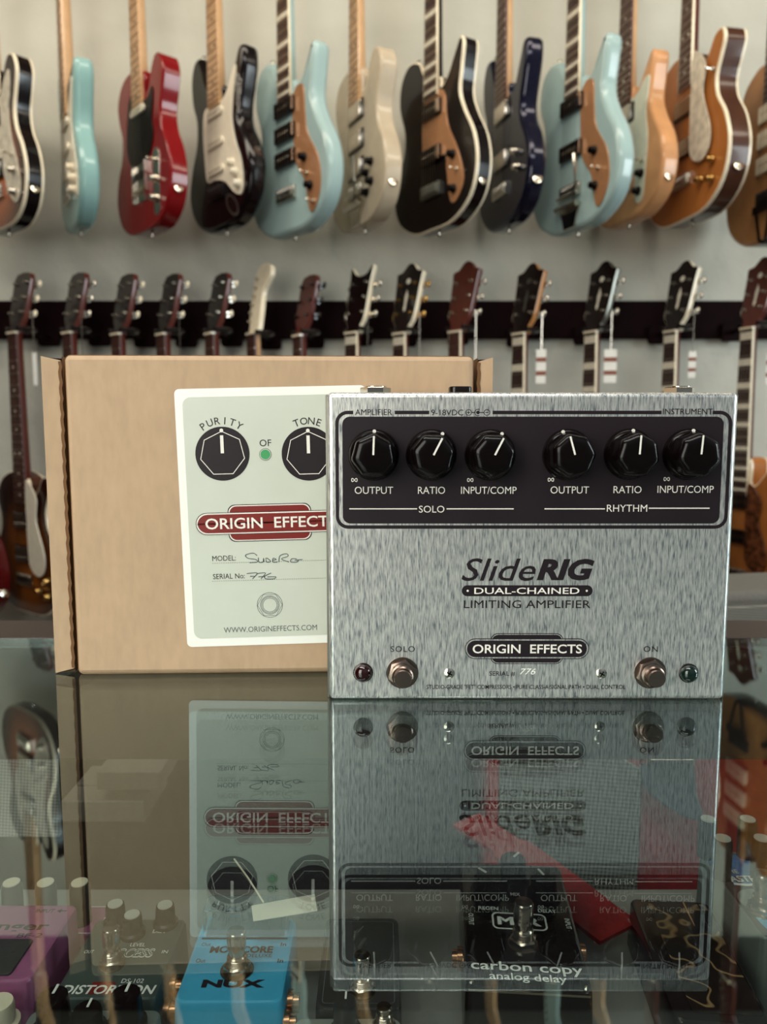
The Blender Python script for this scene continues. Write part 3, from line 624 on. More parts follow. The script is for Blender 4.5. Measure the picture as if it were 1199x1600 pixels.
# ================================================================ cardboard box
BA = math.radians(2.0)
b0 = gz(121, 1054.5, 0)
box = thing('cardboard_box', 'brown cardboard mailer box standing on edge behind the silver pedal', 'box', (b0.x, b0.y, 0), BA)
Mi = (Matrix.Translation(box.location) @ Matrix.Rotation(BA, 4, 'Z')).inverted()
fd = Vector((-math.sin(BA), math.cos(BA), 0))
def BX(px, py):
    r_ = ray(px, py); o = Vector((0, 0, CAMH)); t = (box.location-o).dot(fd)/r_.dot(fd); q = Mi @ (o+r_*t); return (q.x, q.z)
BW = BX(738, 800)[0]; BH = BX(400, 555)[1]; BD = .055
outl = spline([(0, .006), (.001, .001), (.006, 0)], 4, False)
mb = MB()   # lid panel with softly rolled long edges
prof = [(.0, .0), (.0, .0)]
mb.prism(rrect(BW/2, BH/2, BW, BH, .003), 0, .004, 0, bev=.0025); mb.build('lid_panel', 'card', box, sharp=60)
mb = MB().box((BW/2, BD/2+.004, BH/2), (BW-.002, BD-.006, BH-.004)); mb.build('tray', 'card', box, bev=.002)
for sgn, x0 in ((-1, 0), (1, BW)):
    mb = MB()
    xa = x0+sgn*.0028; xb = x0+sgn*(.0120 if sgn < 0 else .0100)
    q = [(xa, .0035), (xb, .0024), (xb, .0046), (xa+sgn*.0003, .0052)]
    zt, zb = BH-.0005, .0004
    vs = [(q[0][0], q[0][1], zb+.002), (q[1][0], q[1][1], zb), (q[2][0], q[2][1], zb), (q[3][0], q[3][1], zb+.002), (q[0][0], q[0][1], zt-.002), (q[1][0], q[1][1], zt), (q[2][0], q[2][1], zt), (q[3][0], q[3][1], zt-.002)]
    mb.add(vs, [(0, 1, 5, 4), (2, 3, 7, 6), (1, 2, 6, 5)], 0); mb.add(vs, [(3, 0, 4, 7), (0, 3, 2, 1), (4, 5, 6, 7)], 1)
    mb.add([(xb, .0046, zb), (xb, BD, zb), (xb, BD, zt), (xb, .0046, zt)], [(0, 1, 2, 3)], 0)
    mb.add([(xa, .0052, zb), (xa, BD, zb), (xa, BD, zt), (xa, .0052, zt)], [(0, 1, 2, 3)], 1)
    mb.add([(xa, .0052, zt-.001), (xb, .0046, zt-.0006), (xb, BD, zt), (xa, BD, zt)], [(0, 1, 2, 3)], 0)
    mb.add([(xa, .0052, zb), (xb, .0046, zb), (xb, BD, zb), (xa, BD, zb)], [(0, 1, 2, 3)], 0)
    mb.build('side_flap', ['card', 'card_edge'], box, sharp=20)
    mb = MB(); n_ = 60
    mb.line([(x0+sgn*(.0029+.0003*math.sin(k*2.1)), .003+(BH-.006)*k/n_) for k in range(n_+1)], .0016, lambda u, v, e: (u, .003-e, v), .0002); mb.build('torn_edge', 'card_edge', box)
FB = lambda u, v, e: (u, -e-.00005, v)
lab = MB()
def bxy(*pts): return [BX(*p) for p in pts]
def mm(px0, px1): return abs(BX(px1, 800)[0]-BX(px0, 800)[0])
ltl, lbl = BX(272, 608), BX(293, 1011); W_ = mm(272, 566)
tv = Vector((ltl[0]-lbl[0], ltl[1]-lbl[1])); LH = tv.length; la = math.atan2(tv.x, tv.y)
def LF(u, v, e):   # label frame: u right, v up from the lower left corner of the label
    return FB(lbl[0]+u*math.cos(la)+v*math.sin(la), lbl[1]-u*math.sin(la)+v*math.cos(la), e)
def L(px, py):
    x, z = BX(px, py); dx, dz = x-lbl[0], z-lbl[1]
    return (dx*math.cos(la)-dz*math.sin(la), dx*math.sin(la)+dz*math.cos(la))
E1, E2, E3, E4, E5 = .0002, .0003, .0004, .0005, .0006
lab.flat(rrect(W_/2, LH/2, W_, LH, .0025), LF, E1, 0)
u0, v1 = L(287, 621); u1_, v0 = L(302, 998)
ins = (u0+u1_)/2
lab.flat(rrect(W_/2, (v0+v1)/2, W_-2*ins, v1-v0, .004), LF, E2, 1)
def arc_text(mbx, s, c, r, a_mid, step, h, mi):
    for k, ch in enumerate(s):
        a = a_mid-(k-(len(s)-1)/2)*step
        mbx.text(ch, LF, E3, c[0]+r*math.cos(a), c[1]+r*math.sin(a), None, h, mi, rot=a-PI/2)
for (px, word) in ((348, 'PURITY'), (482.5, 'TONE')):
    c = L(px, 709); r = mm(348, 390)
    lab.flat(circ(c[0], c[1], r, 48), LF, E3, 2)
    hp = [(c[0]+r*.83*math.cos(PI/2+2*PI*k/7), c[1]+r*.83*math.sin(PI/2+2*PI*k/7)) for k in range(7)]
    lab.line(hp, r*.03, LF, E4, 3, closed=True)
    lab.flat(circ(c[0], c[1]+r*.86, r*.07, 14), LF, E5, 3)
    lab.flat([(c[0]-r*.06, c[1]+.02*r), (c[0]+r*.06, c[1]+.02*r), (c[0]+r*.06, c[1]+r*.68), (c[0]-r*.06, c[1]+r*.68)], LF, E5, 3)
    arc_text(lab, word, c, r*1.22, PI/2, .232, r*.26, 2)
c = L(415, 692); lab.text('OF', LF, E3, c[0], c[1], mm(406, 424), None, 2)
c = L(415, 710); rr = mm(415, 424.5); lab.flat(circ(c[0], c[1], rr, 24), LF, E3, 2); lab.flat(circ(c[0], c[1], rr*.93, 24), LF, E4, 1); lab.flat(circ(c[0], c[1], rr*.8, 24), LF, E5, 4)
cx_, cy_ = L(422, 816)
pw, ph = mm(307, 538), mm(799, 833); lw, lh = mm(356, 484), mm(789, 844)
lab.flat(rrect(cx_, cy_, lw+.0008, lh+.0008, lh*.2), LF, E3, 2); lab.flat(rrect(cx_, cy_, lw, lh, lh*.2), LF, E3+.00005, 3); lab.flat(rrect(cx_, cy_, lw-.001, lh-.001, lh*.19), LF, E4, 5)
lab.flat(rrect(cx_, cy_, pw, ph, ph*.49), LF, E4+.00005, 2); lab.flat(rrect(cx_, cy_, pw-.0006, ph-.0006, ph*.48), LF, E5, 3); lab.flat(rrect(cx_, cy_, pw-.0018, ph-.0018, ph*.46), LF, E5+.0001, 5)
lab.text('ORIGIN  EFFECTS', LF, E5+.0002, cx_+.0005, cy_, mm(321, 525), mm(807, 824), 3, bold=.012)
for (s, px0, px1, py, h) in (('MODEL:', 332, 369, 872, 8.5), ('SERIAL No:', 333, 383, 900, 8.5)):
    c = L((px0+px1)/2, py); lab.text(s, LF, E3, c[0], c[1], mm(px0, px1), mm(0, h), 2)
for py in (880, 908):
    a0_ = L(332, py); n_ = 60; wd = mm(332, 540)/n_
    for k in range(n_): lab.flat([(a0_[0]+k*wd, a0_[1]-.0001), (a0_[0]+(k+.6)*wd, a0_[1]-.0001), (a0_[0]+(k+.6)*wd, a0_[1]+.0001), (a0_[0]+k*wd, a0_[1]+.0001)], LF, E3, 6)
def scrib(pxs, wd=.00035): lab.line(spline([L(*p) for p in pxs], 5, False), wd, LF, E4, 7)
scrib([(402, 868), (396, 864), (384, 867), (388, 872), (400, 874), (402, 878), (390, 879)]); scrib([(404, 871), (405, 878), (411, 878), (412, 872), (413, 878)])
scrib([(416, 874), (417, 878), (423, 877), (418, 872), (415, 873)]); scrib([(426, 875), (432, 874), (427, 872), (427, 878), (434, 878)]); scrib([(436, 878), (438, 868), (448, 865), (450, 869), (440, 873), (452, 878)]); scrib([(464, 873), (456, 873), (455, 878), (464, 878), (466, 875), (461, 875), (473, 874)])
scrib([(386, 896), (402, 895), (395, 904)]); scrib([(391, 900), (398, 900)]); scrib([(402, 896), (415, 895), (408, 904)]); scrib([(404, 901), (414, 900)]); scrib([(424, 895), (414, 900), (416, 904), (428, 904), (431, 901), (418, 901)])
c = L(422, 945); rr = mm(422, 442)
for k, q in enumerate((1.0, .74, .66, .56)): lab.line(circ(c[0], c[1], rr*q, 40), .0002, LF, E3, 7, closed=True)
lab.line(circ(c[0], c[1], rr*.98, 6), .0002, LF, E3, 7, closed=True)
c = L(423, 982); lab.text('WWW.ORIGINEFFECTS.COM', LF, E3, c[0], c[1], mm(349, 497), mm(0, 9), 6)
lab.build('printed_label', ['label_paper', 'label_tint', 'black_print', 'white_print', 'green_print', 'logo_red', 'grey_print', 'ink'], box)

# ================================================================ silver effects pedal (the subject)
YP = gz(600, 1093.5, 0).y
tl_ = at(511, 613, YP); tr_ = at(1155.5, 613, YP); PX0, PX1, PH = tl_.x, tr_.x, tl_.z
PCX = (PX0+PX1)/2; PW = PX1-PX0; PD = .032
ped = thing('effects_pedal', 'large brushed silver two-channel pedal with six black knobs standing on the glass', 'effects pedal', (PCX, YP, 0))
def P(px, py, lift=0):
    q = at(px, py, YP-lift); return (q.x-PCX, q.z)
def pm(n_): return n_*PW/644.5
FP = lambda u, v, e: (u, -e, v)
mb = MB().box((0, PD/2, PH/2), (PW, PD, PH)); mb.build('enclosure', 'brushed', ped, bev=.0022)
for sx in (-1, 1): MB().box((sx*(PW/2+.0004), PD/2+.0015, PH/2-.0004), (.0012, PD-.003, PH-.001)).build('side_plate', 'dull_metal', ped, bev=.0004)
pr = MB()
e1, e2 = .00008, .0002
a_, b_ = P(535, 651), P(1124, 818)
inn = rrect((a_[0]+b_[0])/2, (a_[1]+b_[1])/2, b_[0]-a_[0], a_[1]-b_[1], pm(12)); pr.flat(inn, FP, e1, 0)
a_, b_ = P(526.5, 644.5), P(1134, 823.5); ox, oy, ow, oh = (a_[0]+b_[0])/2, (a_[1]+b_[1])/2, b_[0]-a_[0], a_[1]-b_[1]; tk = pm(5.4)
path = rrect(ox, oy, ow, oh, pm(17), 8)
# frame line, open along the top where the words stand
top_l, top_r = P(552, 645)[0], P(1114, 645)[0]
right = [q for q in path if True]
pts = [(top_r, oy+oh/2)]+[q for q in path[9:18]][::-1]*0
tr_arc = path[9:18]; tl_arc = path[18:27]; bl_arc = path[27:36]; br_arc = path[0:9]
loop = [(top_l, oy+oh/2)]+tl_arc+bl_arc+br_arc+tr_arc+[(top_r, oy+oh/2)]
pr.line(loop, tk, FP, e1, 0)
for (xa, xb) in ((617, 671), (770, 1034)): pr.flat([(P(xa, 645)[0], oy+oh/2-tk/2), (P(xb, 645)[0], oy+oh/2-tk/2), (P(xb, 645)[0], oy+oh/2+tk/2), (P(xa, 645)[0], oy+oh/2+tk/2)], FP, e1, 0)
def T(s, x0, x1, y, h, mi, **k):
    c = P((x0+x1)/2, y); pr.text(s, FP, e2, c[0], c[1], pm(x1-x0)*1.0, pm(h), mi, **k)
T('AMPLIFIER', 555, 613, 644, 9, 0); T('9-18VDC', 674, 724, 644.5, 9, 0); T('INSTRUMENT', 1036, 1114, 643, 9, 0)
for (x, s) in ((732.5, '+'), (761, '-')):
    c = P(x, 644.5); pr.ring(circ(c[0], c[1], pm(5), 20), circ(c[0], c[1], pm(4), 20), FP, e2, 0); pr.flat([(c[0]-pm(2.5), c[1]-pm(.5)), (c[0]+pm(2.5), c[1]-pm(.5)), (c[0]+pm(2.5), c[1]+pm(.5)), (c[0]-pm(2.5), c[1]+pm(.5))], FP, e2, 0)
    if s == '+': pr.flat([(c[0]-pm(.5), c[1]-pm(2.5)), (c[0]+pm(.5), c[1]-pm(2.5)), (c[0]+pm(.5), c[1]+pm(2.5)), (c[0]-pm(.5), c[1]+pm(2.5))], FP, e2, 0)
c = P(747, 644.5); pr.flat(circ(c[0], c[1], pm(2.7), 16), FP, e2, 0); pr.line([(c[0]+pm(5)*math.cos(t), c[1]+pm(5)*math.sin(t)) for t in [math.radians(60+240*k/14) for k in range(15)]], pm(1), FP, e2, 0)
for (xa, xb) in ((737.5, 742), (749.5, 756)):
    u, v = P(xa, 644.5); u2, _ = P(xb, 644.5); pr.flat([(u, v-pm(.6)), (u2, v-pm(.6)), (u2, v+pm(.6)), (u, v+pm(.6))], FP, e2, 0)
for (s, x0, x1, y) in (('OUTPUT', 554, 615, 766), ('RATIO', 653, 696, 766), ('INPUT/COMP', 720, 808, 766), ('OUTPUT', 860, 921, 765.5), ('RATIO', 958.5, 1003, 765), ('INPUT/COMP', 1027, 1116, 764.5)): T(s, x0, x1, y, 11.5, 1)
T('SOLO', 654.5, 695, 795.5, 11, 1); T('RHYTHM', 948, 1012, 794, 11, 1)
for (xa, xb, y) in ((546, 652, 795), (698, 803, 795), (851, 945.5, 795), (1014, 1109, 794)):
    u, v = P(xa, y); u2, _ = P(xb, y); pr.flat([(u, v-pm(.9)), (u2, v-pm(.9)), (u2, v+pm(.9)), (u, v+pm(.9))], FP, e2, 1)
for (x, y) in ((554, 750), (735, 750), (861, 749.5), (1042, 748.5)):
    c = P(x, y); pr.line([(c[0]+pm(4.4)*math.cos(t), c[1]+pm(2.6)*math.sin(2*t)) for t in [2*PI*k/32 for k in range(32)]], pm(1.2), FP, e2, 1, closed=True)
T('Slide', 720, 839, 890, 37, 0, shear=.28, bold=.004); T('RIG', 838, 930, 890, 35, 0, shear=.26, bold=.045)
a_, b_ = P(722, 914.5), P(926, 931.5); pr.flat(rrect((a_[0]+b_[0])/2, (a_[1]+b_[1])/2, b_[0]-a_[0], a_[1]-b_[1], (a_[1]-b_[1])*.49), FP, e1, 0)
T('DUAL-CHAINED', 739, 908, 923, 10.5, 1, bold=.008)
for x in (731, 917): c = P(x, 923); pr.flat(circ(c[0], c[1], pm(1.8), 12), FP, e2, 1)
T('LIMITING AMPLIFIER', 722, 926, 944, 13, 0)
cx_, cy_ = P(823.5, 1013.5)
def pill(w_, h, r, e, mi): pr.flat(rrect(cx_, cy_, pm(w_), pm(h), pm(r)), FP, e, mi)
pill(118, 51, 12, e1, 0); pill(115.6, 48.6, 11, e1+.00006, 2); pill(113, 46, 10, e1+.00012, 0)
pill(201, 34, 16.8, e1+.00018, 0); pill(198.6, 31.6, 15.6, e1+.00024, 2); pill(194, 27.4, 13.5, e1+.0003, 0)
c = P(824, 1013.5); pr.text('ORIGIN  EFFECTS', FP, .00046, c[0], c[1], pm(177), pm(15), 1, bold=.014)
T('SERIAL #', 764, 806, 1052.5, 8.5, 0); T('SOLO', 610, 649, 1014, 9.5, 0, sp=1.15); T('ON', 1005.5, 1028.5, 1014, 9.5, 0, sp=1.1)
T('STUDIO-GRADE "FET" COMPRESSORS \u2022 PURE CLASS-A SIGNAL PATH \u2022 DUAL CONTROL', 660, 984, 1073, 7.5, 0, bold=.004)
T('776', 812, 838, 1049, 10, 3, shear=.3)
pr.build('printed_lettering', ['black_print', 'white_print', 'brushed', 'label_paper'], ped)
# knobs
for (kx, ky, ang) in ((584, 711, 2), (674.5, 711, 27), (767, 711, 27), (889, 710.5, -16), (986, 710, 3), (1079, 710, 4)):
    u, v = P(kx, ky, .004)
    k = MB(); k.lathe([(.0098, 0), (.0112, .0004), (.0115, .002), (.0108, .0042), (.0098, .0052)], (0, 0, 0), 'y', 48, 0)
    def hept(r, y):
        o = []
        for j in range(56):
            a = 2*PI*j/56; seg = 2*PI/7; q = ((a+seg/2) % seg)-seg/2
            rad = min(r*1.0, r*.925/max(.2, math.cos(q+seg/2 if q < 0 else q-seg/2)))
            o.append((rad*math.cos(a+PI/2+ang*0), -y, rad*math.sin(a+PI/2)))
        return o
    k.loft([hept(.0101, .005), hept(.0098, .0120), hept(.0095, .0137), hept(.0088, .0149), hept(.0076, .0157), hept(.0060, .016), hept(.003, .016)], 0)
    o = k.build('knob', 'black_knob', ped, loc=(u, 0, v), sharp=60); o.rotation_euler = (0, math.radians(ang), 0)
    i = MB(); i.flat([(-.0004, .0004), (.0004, .0004), (.0004, .0086), (-.0004, .0086)], FP, .01606); i.lathe([(.0008, 0), (.0008, .0003)], (0, -.0046, .0106), 'y', 12)
    q = i.build('pointer', 'white_print', o)
    i.v
# footswitches, lamps, screws
def footswitch_mb(mbx, o, axis, s=1.0, nut_r=.0068, sleeve=True):
    mbx.lathe([(nut_r*1.14*s, 0), (nut_r*1.14*s, .0007*s), (nut_r*s, .0008*s)], o, axis, 24)
    mbx.lathe([(nut_r*s, .0006*s), (nut_r*1.06*s, .001*s), (nut_r*1.06*s, .0035*s), (nut_r*.9*s, .0042*s), (nut_r*.78*s, .0042*s)], o, axis, 6, a0=.3)
    pf = [(nut_r*.78*s, .0042*s)]
    for k in range(5): pf += [(nut_r*.78*s, (.0045+.0006*k)*s), (nut_r*.7*s, (.0048+.0006*k)*s)]
    pf += [(nut_r*.75*s, .0078*s), (nut_r*.66*s, .0085*s), (.0001, .0085*s)]
    mbx.lathe(pf, o, axis, 20)
    return mbx
for (x, y) in ((629, 1051), (1016, 1051)):
    u, v = P(x, y); f_ = thing
    o = footswitch_mb(MB(), (0, 0, 0), 'y', .8, .0082).build('footswitch', 'dark_nickel', ped, loc=(u, 0, v))
    MB().lathe([(.0038, .006), (.0038, .0078), (.0040, .0081), (.0042, .0090), (.0038, .0097), (.0001, .0099)], (0, 0, 0), 'y', 20).build('plunger', 'dark_nickel', o)
for (x, y, m_) in ((567.5, 1050.5, 'led_red'), (1076, 1051.5, 'led_green')):
    u, v = P(x, y); o = MB().lathe([(.0046, 0), (.0046, .0006), (.0040, .0009)], (0, 0, 0), 'y', 24).build('lamp_bezel', 'black_plastic', ped, loc=(u, 0, v))
    MB().lathe([(.0042, .0003), (.0041, .0015), (.0035, .0028), (.0024, .0037), (.0011, .0042), (.0001, .0043)], (0, 0, 0), 'y', 24).build('lamp_lens', m_, o)
for (x, y) in ((702.5, 1051.5), (940, 1052)):
    u, v = P(x, y); mb = MB().lathe([(.0025, 0), (.0024, .0006), (.0015, .0011), (.0001, .0012)], (0, 0, 0), 'y', 18, 0); mb.box((0, -.00115, 0), (.0028, .0004, .0006), 1); mb.box((0, -.00115, 0), (.0006, .0004, .0028), 1)
    o = mb.build('screw', ['chrome', 'black_plastic'], ped, loc=(u, 0, v)); o.rotation_euler = (0, .5, 0)
for (x, dark) in ((587, 0), (1062, 0)):
    u = at(x, 606, YP+.016).x-PCX; mb = MB().lathe([(.0064, 0), (.0064, .0004), (.0072, .0005), (.0072, .0027), (.0066, .0030), (.0055, .0030)], (0, 0, 0), 'z', 6); mb.lathe([(.0052, .0025), (.0052, .0034), (.0034, .0034), (.0032, .002)], (0, 0, 0), 'z', 20)
    mb.build('jack_nut', 'chrome', ped, loc=(u, .016, PH), sharp=25)
u = at(719, 607, YP+.016).x-PCX
MB().prism(rrect(0, 0, .0105, .011, .003), .0033, -.001, plane='xy', bev=.0006).build('power_socket', 'black_plastic', ped, loc=(u, .016, PH))

# ================================================================ pedals on the shelf
def stomp(name, label, x, y, wd, ln, h, rz, top, taper=.001):
    r = thing(name, label, 'effects pedal', (x, y, SHELF), rz, 'effects pedals on the shelf inside the counter')
    mb = MB(); mb.loft([[(q[0], q[1], z) for q in rrect(wd/2, ln/2, wd+i*2, ln+i*2, .004, 4)] for z, i in ((.001, taper), (h-.0015, 0), (h-.0004, -.0005), (h, -.0016))], 0)
    mb.build('enclosure', top, r, sharp=30)
    for (fx, fy) in ((.008, .008), (wd-.008, .008), (.008, ln-.008), (wd-.008, ln-.008)): MB().lathe([(.005, 0), (.005, .002)], (fx, fy, 0), 'z', 10).build('foot', 'dark_rubber', r)
    return r
def TF(h): return lambda u, v, e: (u, v, h+e)
def sknob(r, x, y, h, rad, ht, body='black_knob', cap=None, skirt=True, ang=0, line=True):
    mb = MB(); pf = ([(rad*1.3, 0), (rad*1.3, ht*.18), (rad*1.04, ht*.26)] if skirt else [(rad, 0)])+[(rad, ht*.85), (rad*.92, ht), (.0001, ht)]
    mb.lathe(pf, (0, 0, 0), 'z', 20); o = mb.build('knob', body, r, loc=(x, y, h))
    if cap: MB().lathe([(rad*.8, ht-.0002), (rad*.78, ht+.0006), (.0001, ht+.0006)], (0, 0, 0), 'z', 20).build('knob_cap', cap, o)
    if line: MB().box((0, rad*.5, ht+.0007), (rad*.16, rad*.8, .0004)).build('pointer', 'white_print', o)
    o.rotation_euler = (0, 0, ang); return o
def sswitch(r, x, y, h, s=1.0, hi=.016):
    o = footswitch_mb(MB(), (0, 0, 0), 'z', s, .0062).build('footswitch', 'nickel', r, loc=(x, y, h))
    MB().lathe([(.0036*s, .008*s), (.0036*s, .011*s), (.0046*s, .0118*s), (.0046*s, .0118*s+hi*.6), (.0040*s, .0124*s+hi*.62), (.0001, .0128*s+hi*.62)], (0, 0, 0), 'z', 20).build('plunger', 'nickel', o)
    return o
def jack_x(r, x, y, z, sd, m_='copper_metal'):
    MB().lathe([(.006, 0), (.006, .003), (.0045, .0032), (.0045, .006), (.003, .006), (.003, .002)], (0, 0, 0), 'x', 14).build('jack_socket', m_, r, loc=(x, y, z)).scale = (sd, 1, 1)
# black delay pedal
q = gz(728, 1543, -.145)
r = stomp('delay_pedal', 'black delay pedal with chrome footswitch and white lettering in the glass reflection', q.x, q.y, .0616, .110, .033, math.radians(-4.5), 'p_black')
F = TF(.033); mb = MB()
mb.text('carbon copy', F, .0002, .031, .0155, .056, .0085, 0, bold=.01); mb.text('analog delay', F, .0002, .031, .0085, .038, .0065, 0, bold=.008)
mb.line(rrect(.031, .053, .029, .0135, .003), .001, F, .0002, 0, closed=True); mb.text('M', F, .0002, .0235, .053, .009, .007, 0, bold=.04); mb.text('R', F, .0002, .0385, .053, .009, .007, 0, bold=.04); mb.text('X', F, .0002, .031, .053, .006, .007, 0, bold=.03)
mb.text('REGEN', F, .0002, .0145, .0635, .011, .003, 0, bold=.01); mb.text('DELAY', F, .0002, .0475, .0635, .010, .003, 0, bold=.01); mb.text('MIX', F, .0002, .031, .078, .0055, .003, 0, bold=.01)
mb.text('OUTPUT', F, .0002, .0045, .053, .010, .0028, 0, rot=-PI/2); mb.text('INPUT', F, .0002, .0575, .053, .009, .0028, 0, rot=-PI/2)
mb.build('printed_lettering', ['white_print'], r)
sswitch(r, .031, .034, .033, 1.15); sknob(r, .0145, .078, .033, .0075, .012, ang=.8); sknob(r, .031, .094, .033, .0078, .013, ang=-.6); sknob(r, .0475, .078, .033, .0075, .012, ang=.4)
MB().lathe([(.0025, 0), (.0022, .0015), (.0001, .002)], (.031, .0665, .033), 'z', 12).build('indicator_lamp', 'led_red', r)
jack_x(r, 0, .045, .015, -1); jack_x(r, .0616, .055, .015, 1)
MB().box((.0308, -.0006, .0325), (.058, .0008, .0012)).build('front_lip', 'nickel', r)
for x in (.003, .0586): MB().lathe([(.0014, 0), (.001, .0008), (.0001, .001)], (x, .004, .033), 'z', 8).build('screw', 'chrome', r)
# purple flanger
r = stomp('flanger_pedal', 'purple flanger pedal with a black rubber pad, at the left edge of the shelf', -.2385, .343, .068, .060, .040, 0, 'p_purple')
F = TF(.040); mb = MB()
mb.text('Flanger', F, .0002, .038, .040, .044, .009, 0, bold=.02); mb.text('BF-2', F, .0002, .053, .0335, .013, .0035, 0); mb.text('INPUT', F, .0002, .052, .054, .010, .0032, 0, bold=.01); mb.line([(.0595, .054), (.064, .054)], .0008, F, .0002); mb.flat([(.0585, .054), (.061, .0558), (.061, .0522)], F, .0002)
mb.build('printed_lettering', 'black_print', r)
MB().prism(rrect(.029, .0165, .056, .026, .002), .0412, .0398, plane='xy', bev=.0004).build('rubber_pad', 'dark_rubber', r)
MB().prism(rrect(.036, .073, .084, .026, .003), .022, .002, plane='xy', bev=.001).build('knob_deck', 'p_purple', r)
MB().line(rrect(.036, .073, .082, .024, .003), .0006, TF(.022), .0002, closed=True).build('deck_outline', 'white_print', r)
for x in (.006, .0255, .045, .0645): sknob(r, x, .071, .022, .0058, .024, 'p_char', 'cream', False, -.6, False)
# grey-green distortion
q = gz(78, 1562, -.148)
r = stomp('distortion_pedal', 'grey-green distortion pedal with three silver-topped knobs, between the purple and blue pedals', q.x, q.y, .0508, .062, .030, 0, 'p_green')
F = TF(.030); mb = MB()
mb.text('DISTORTION', F, .0002, .026, .0065, .046, .0062, 0, bold=.02, shear=.15); mb.text('DS-102', F, .0002, .036, .0125, .011, .003, 0); mb.flat([(.0155, .0035), (.0285, .0035), (.028, .012), (.0165, .012)], F, .0001, 1)
mb.text('ACCESS', F, .0002, .0275, .033, .026, .007, 0, bold=.03, shear=.2); mb.text('ACCESS', F, .0003, .0275, .033, .0255, .0058, 2, bold=-.005, shear=.2)
mb.text('LEVEL', F, .0002, .030, .0395, .008, .0027, 0); mb.text('VOL', F, .0002, .0135, .0505, .007, .003, 0, bold=.01); mb.text('DIST', F, .0002, .0385, .0505, .0075, .003, 0, bold=.01); mb.text('OUT', F, .0002, .006, .034, .005, .0024, 0); mb.text('IN', F, .0002, .046, .034, .003, .0024, 0)
mb.build('printed_lettering', ['white_print', 'logo_red', 'p_green'], r)
sknob(r, .0120, .0575, .030, .0052, .0115, cap='satin_cap', line=False); sknob(r, .0245, .048, .030, .0052, .0115, cap='satin_cap', line=False); sknob(r, .0400, .0565, .030, .0052, .0115, cap='satin_cap', line=False)
sswitch(r, .0215, .0245, .030, .95, .014); jack_x(r, .0508, .026, .016, 1); jack_x(r, .0508, .014, .012, 1)
# sky blue modulation pedal
q = gz(272, 1562, -.146)
r = stomp('modulation_pedal', 'sky blue modulation pedal with clear knob guard and chrome footswitch', q.x, q.y-.002, .0520, .064, .032, 0, 'p_blue')
F = TF(.032); mb = MB()
MB().loft([[(q_[0], -.0005+q_[1], z) for q_ in ((0, 0), (.052, 0), (.052, .004), (0, .004))] for z in (.004, .012)], 0).build('front_bumper', 'p_blue', r, bev=.001)
mb.text('NUX', F, .0002, .0265, .0125, .031, .0055, 0, bold=.05); mb.text('MOD CORE', F, .0002, .026, .0375, .033, .0055, 0, bold=.04); mb.text('DELUXE', F, .0002, .036, .0328, .013, .0025, 0); mb.text('Out', F, .0002, .0065, .0415, .005, .003, 0); mb.text('In', F, .0002, .0475, .0415, .003, .003, 0, bold=.02); mb.text('Out', F, .0002, .0065, .029, .005, .003, 0); mb.text('In', F, .0002, .0475, .029, .003, .003, 0, bold=.02)
mb.flat([(.003, .0455), (.049, .0455), (.049, .0470), (.003, .0470)], F, .0002); mb.build('printed_lettering', 'black_print', r)
MB().prism(rrect(.026, .0545, .046, .015, .003), .047, .032, plane='xy', bev=.001).build('knob_guard', 'clear', r)
for x in (.010, .026, .041): sknob(r, x, .0545, .032, .0040, .012, 'p_char', None, False)
sswitch(r, .0265, .022, .032, 1.05, .014)
MB().lathe([(.0085, 0), (.0085, .0006), (.007, .0008)], (.0265, .022, .032), 'z', 24).build('switch_washer', 'nickel', r)
for yy in (.006, .02): jack_x(r, .052, yy, .016, 1)
# space artwork pedal
AX, AY = .1965, .372
r = stomp('space_pedal', 'dark pedal with space artwork and four tall black knobs at the right edge', AX, AY, .064, .082, .042, 0, 'p_grey')
F = TF(.042); mb = MB()
mb.flat(rrect(.032, .040, .062, .078, .002), F, .0001, 0); mb.flat([(.002, .078), (.002, .062), (.0065, .047), (.017, .0465), (.03, .058), (.034, .078)], F, .0002, 1); mb.line(spline([(.0065, .047), (.017, .0462), (.026, .053), (.031, .062)], 5, False), .0022, F, .0003, 2)
mb.flat([(.006, .004), (.06, .004), (.06, .018), (.004, .018)], F, .0002, 3)
qa = gz(1186, 1408, SHELF+.042); mb.flat(circ(qa.x-AX, qa.y-AY, .011, 28), F, .0003, 4)
qa = gz(1140, 1374, SHELF+.042); tx, ty = qa.x-AX, qa.y-AY
mb.text('THE', F, .0004, tx+.004, ty+.0075, .009, .004, 2, bold=.02); mb.text('ASTRONOMER', F, .0004, tx+.022, ty, .044, .0065, 2, bold=.03)
mb.text('ASTRONOMER', F, .00032, tx+.0216, ty-.0004, .045, .0075, 5, bold=.07)
mb.build('artwork', ['p_space', 'p_azure', 'white_print', 'p_blue', 'p_silver', 'black_print'], r)
for (px, py) in ((1107, 1280), (1169, 1280), (1130, 1310), (1191, 1310)):
    qa = gz(px, py, SHELF+.066); x, y = qa.x-AX, qa.y-AY; sknob(r, x, y, .042, .0056, .024, 'black_knob', 'satin_cap', False, 0, False)
qa = gz(1190, 1424, SHELF+.042); sswitch(r, qa.x-AX, qa.y-AY, .042, 1.1, .014)
# black pedal with gold swirls
q = gz(1040, 1530, -.150)
r = stomp('swirl_pedal', 'black pedal with gold swirl artwork in front of the space pedal', q.x-.005, q.y-.028, .045, .096, .028, math.radians(-5), 'p_black')
mb = MB().flat(rrect(.026, .050, .033, .086, .002), TF(.028), .0002); mb.build('swirl_artwork', 'p_swirl', r)
for (x, y) in ((.030, .082), (.038, .082)): MB().box((x, y, .0285), (.0008, .022, .001)).build('slider_slot', 'chrome', r)
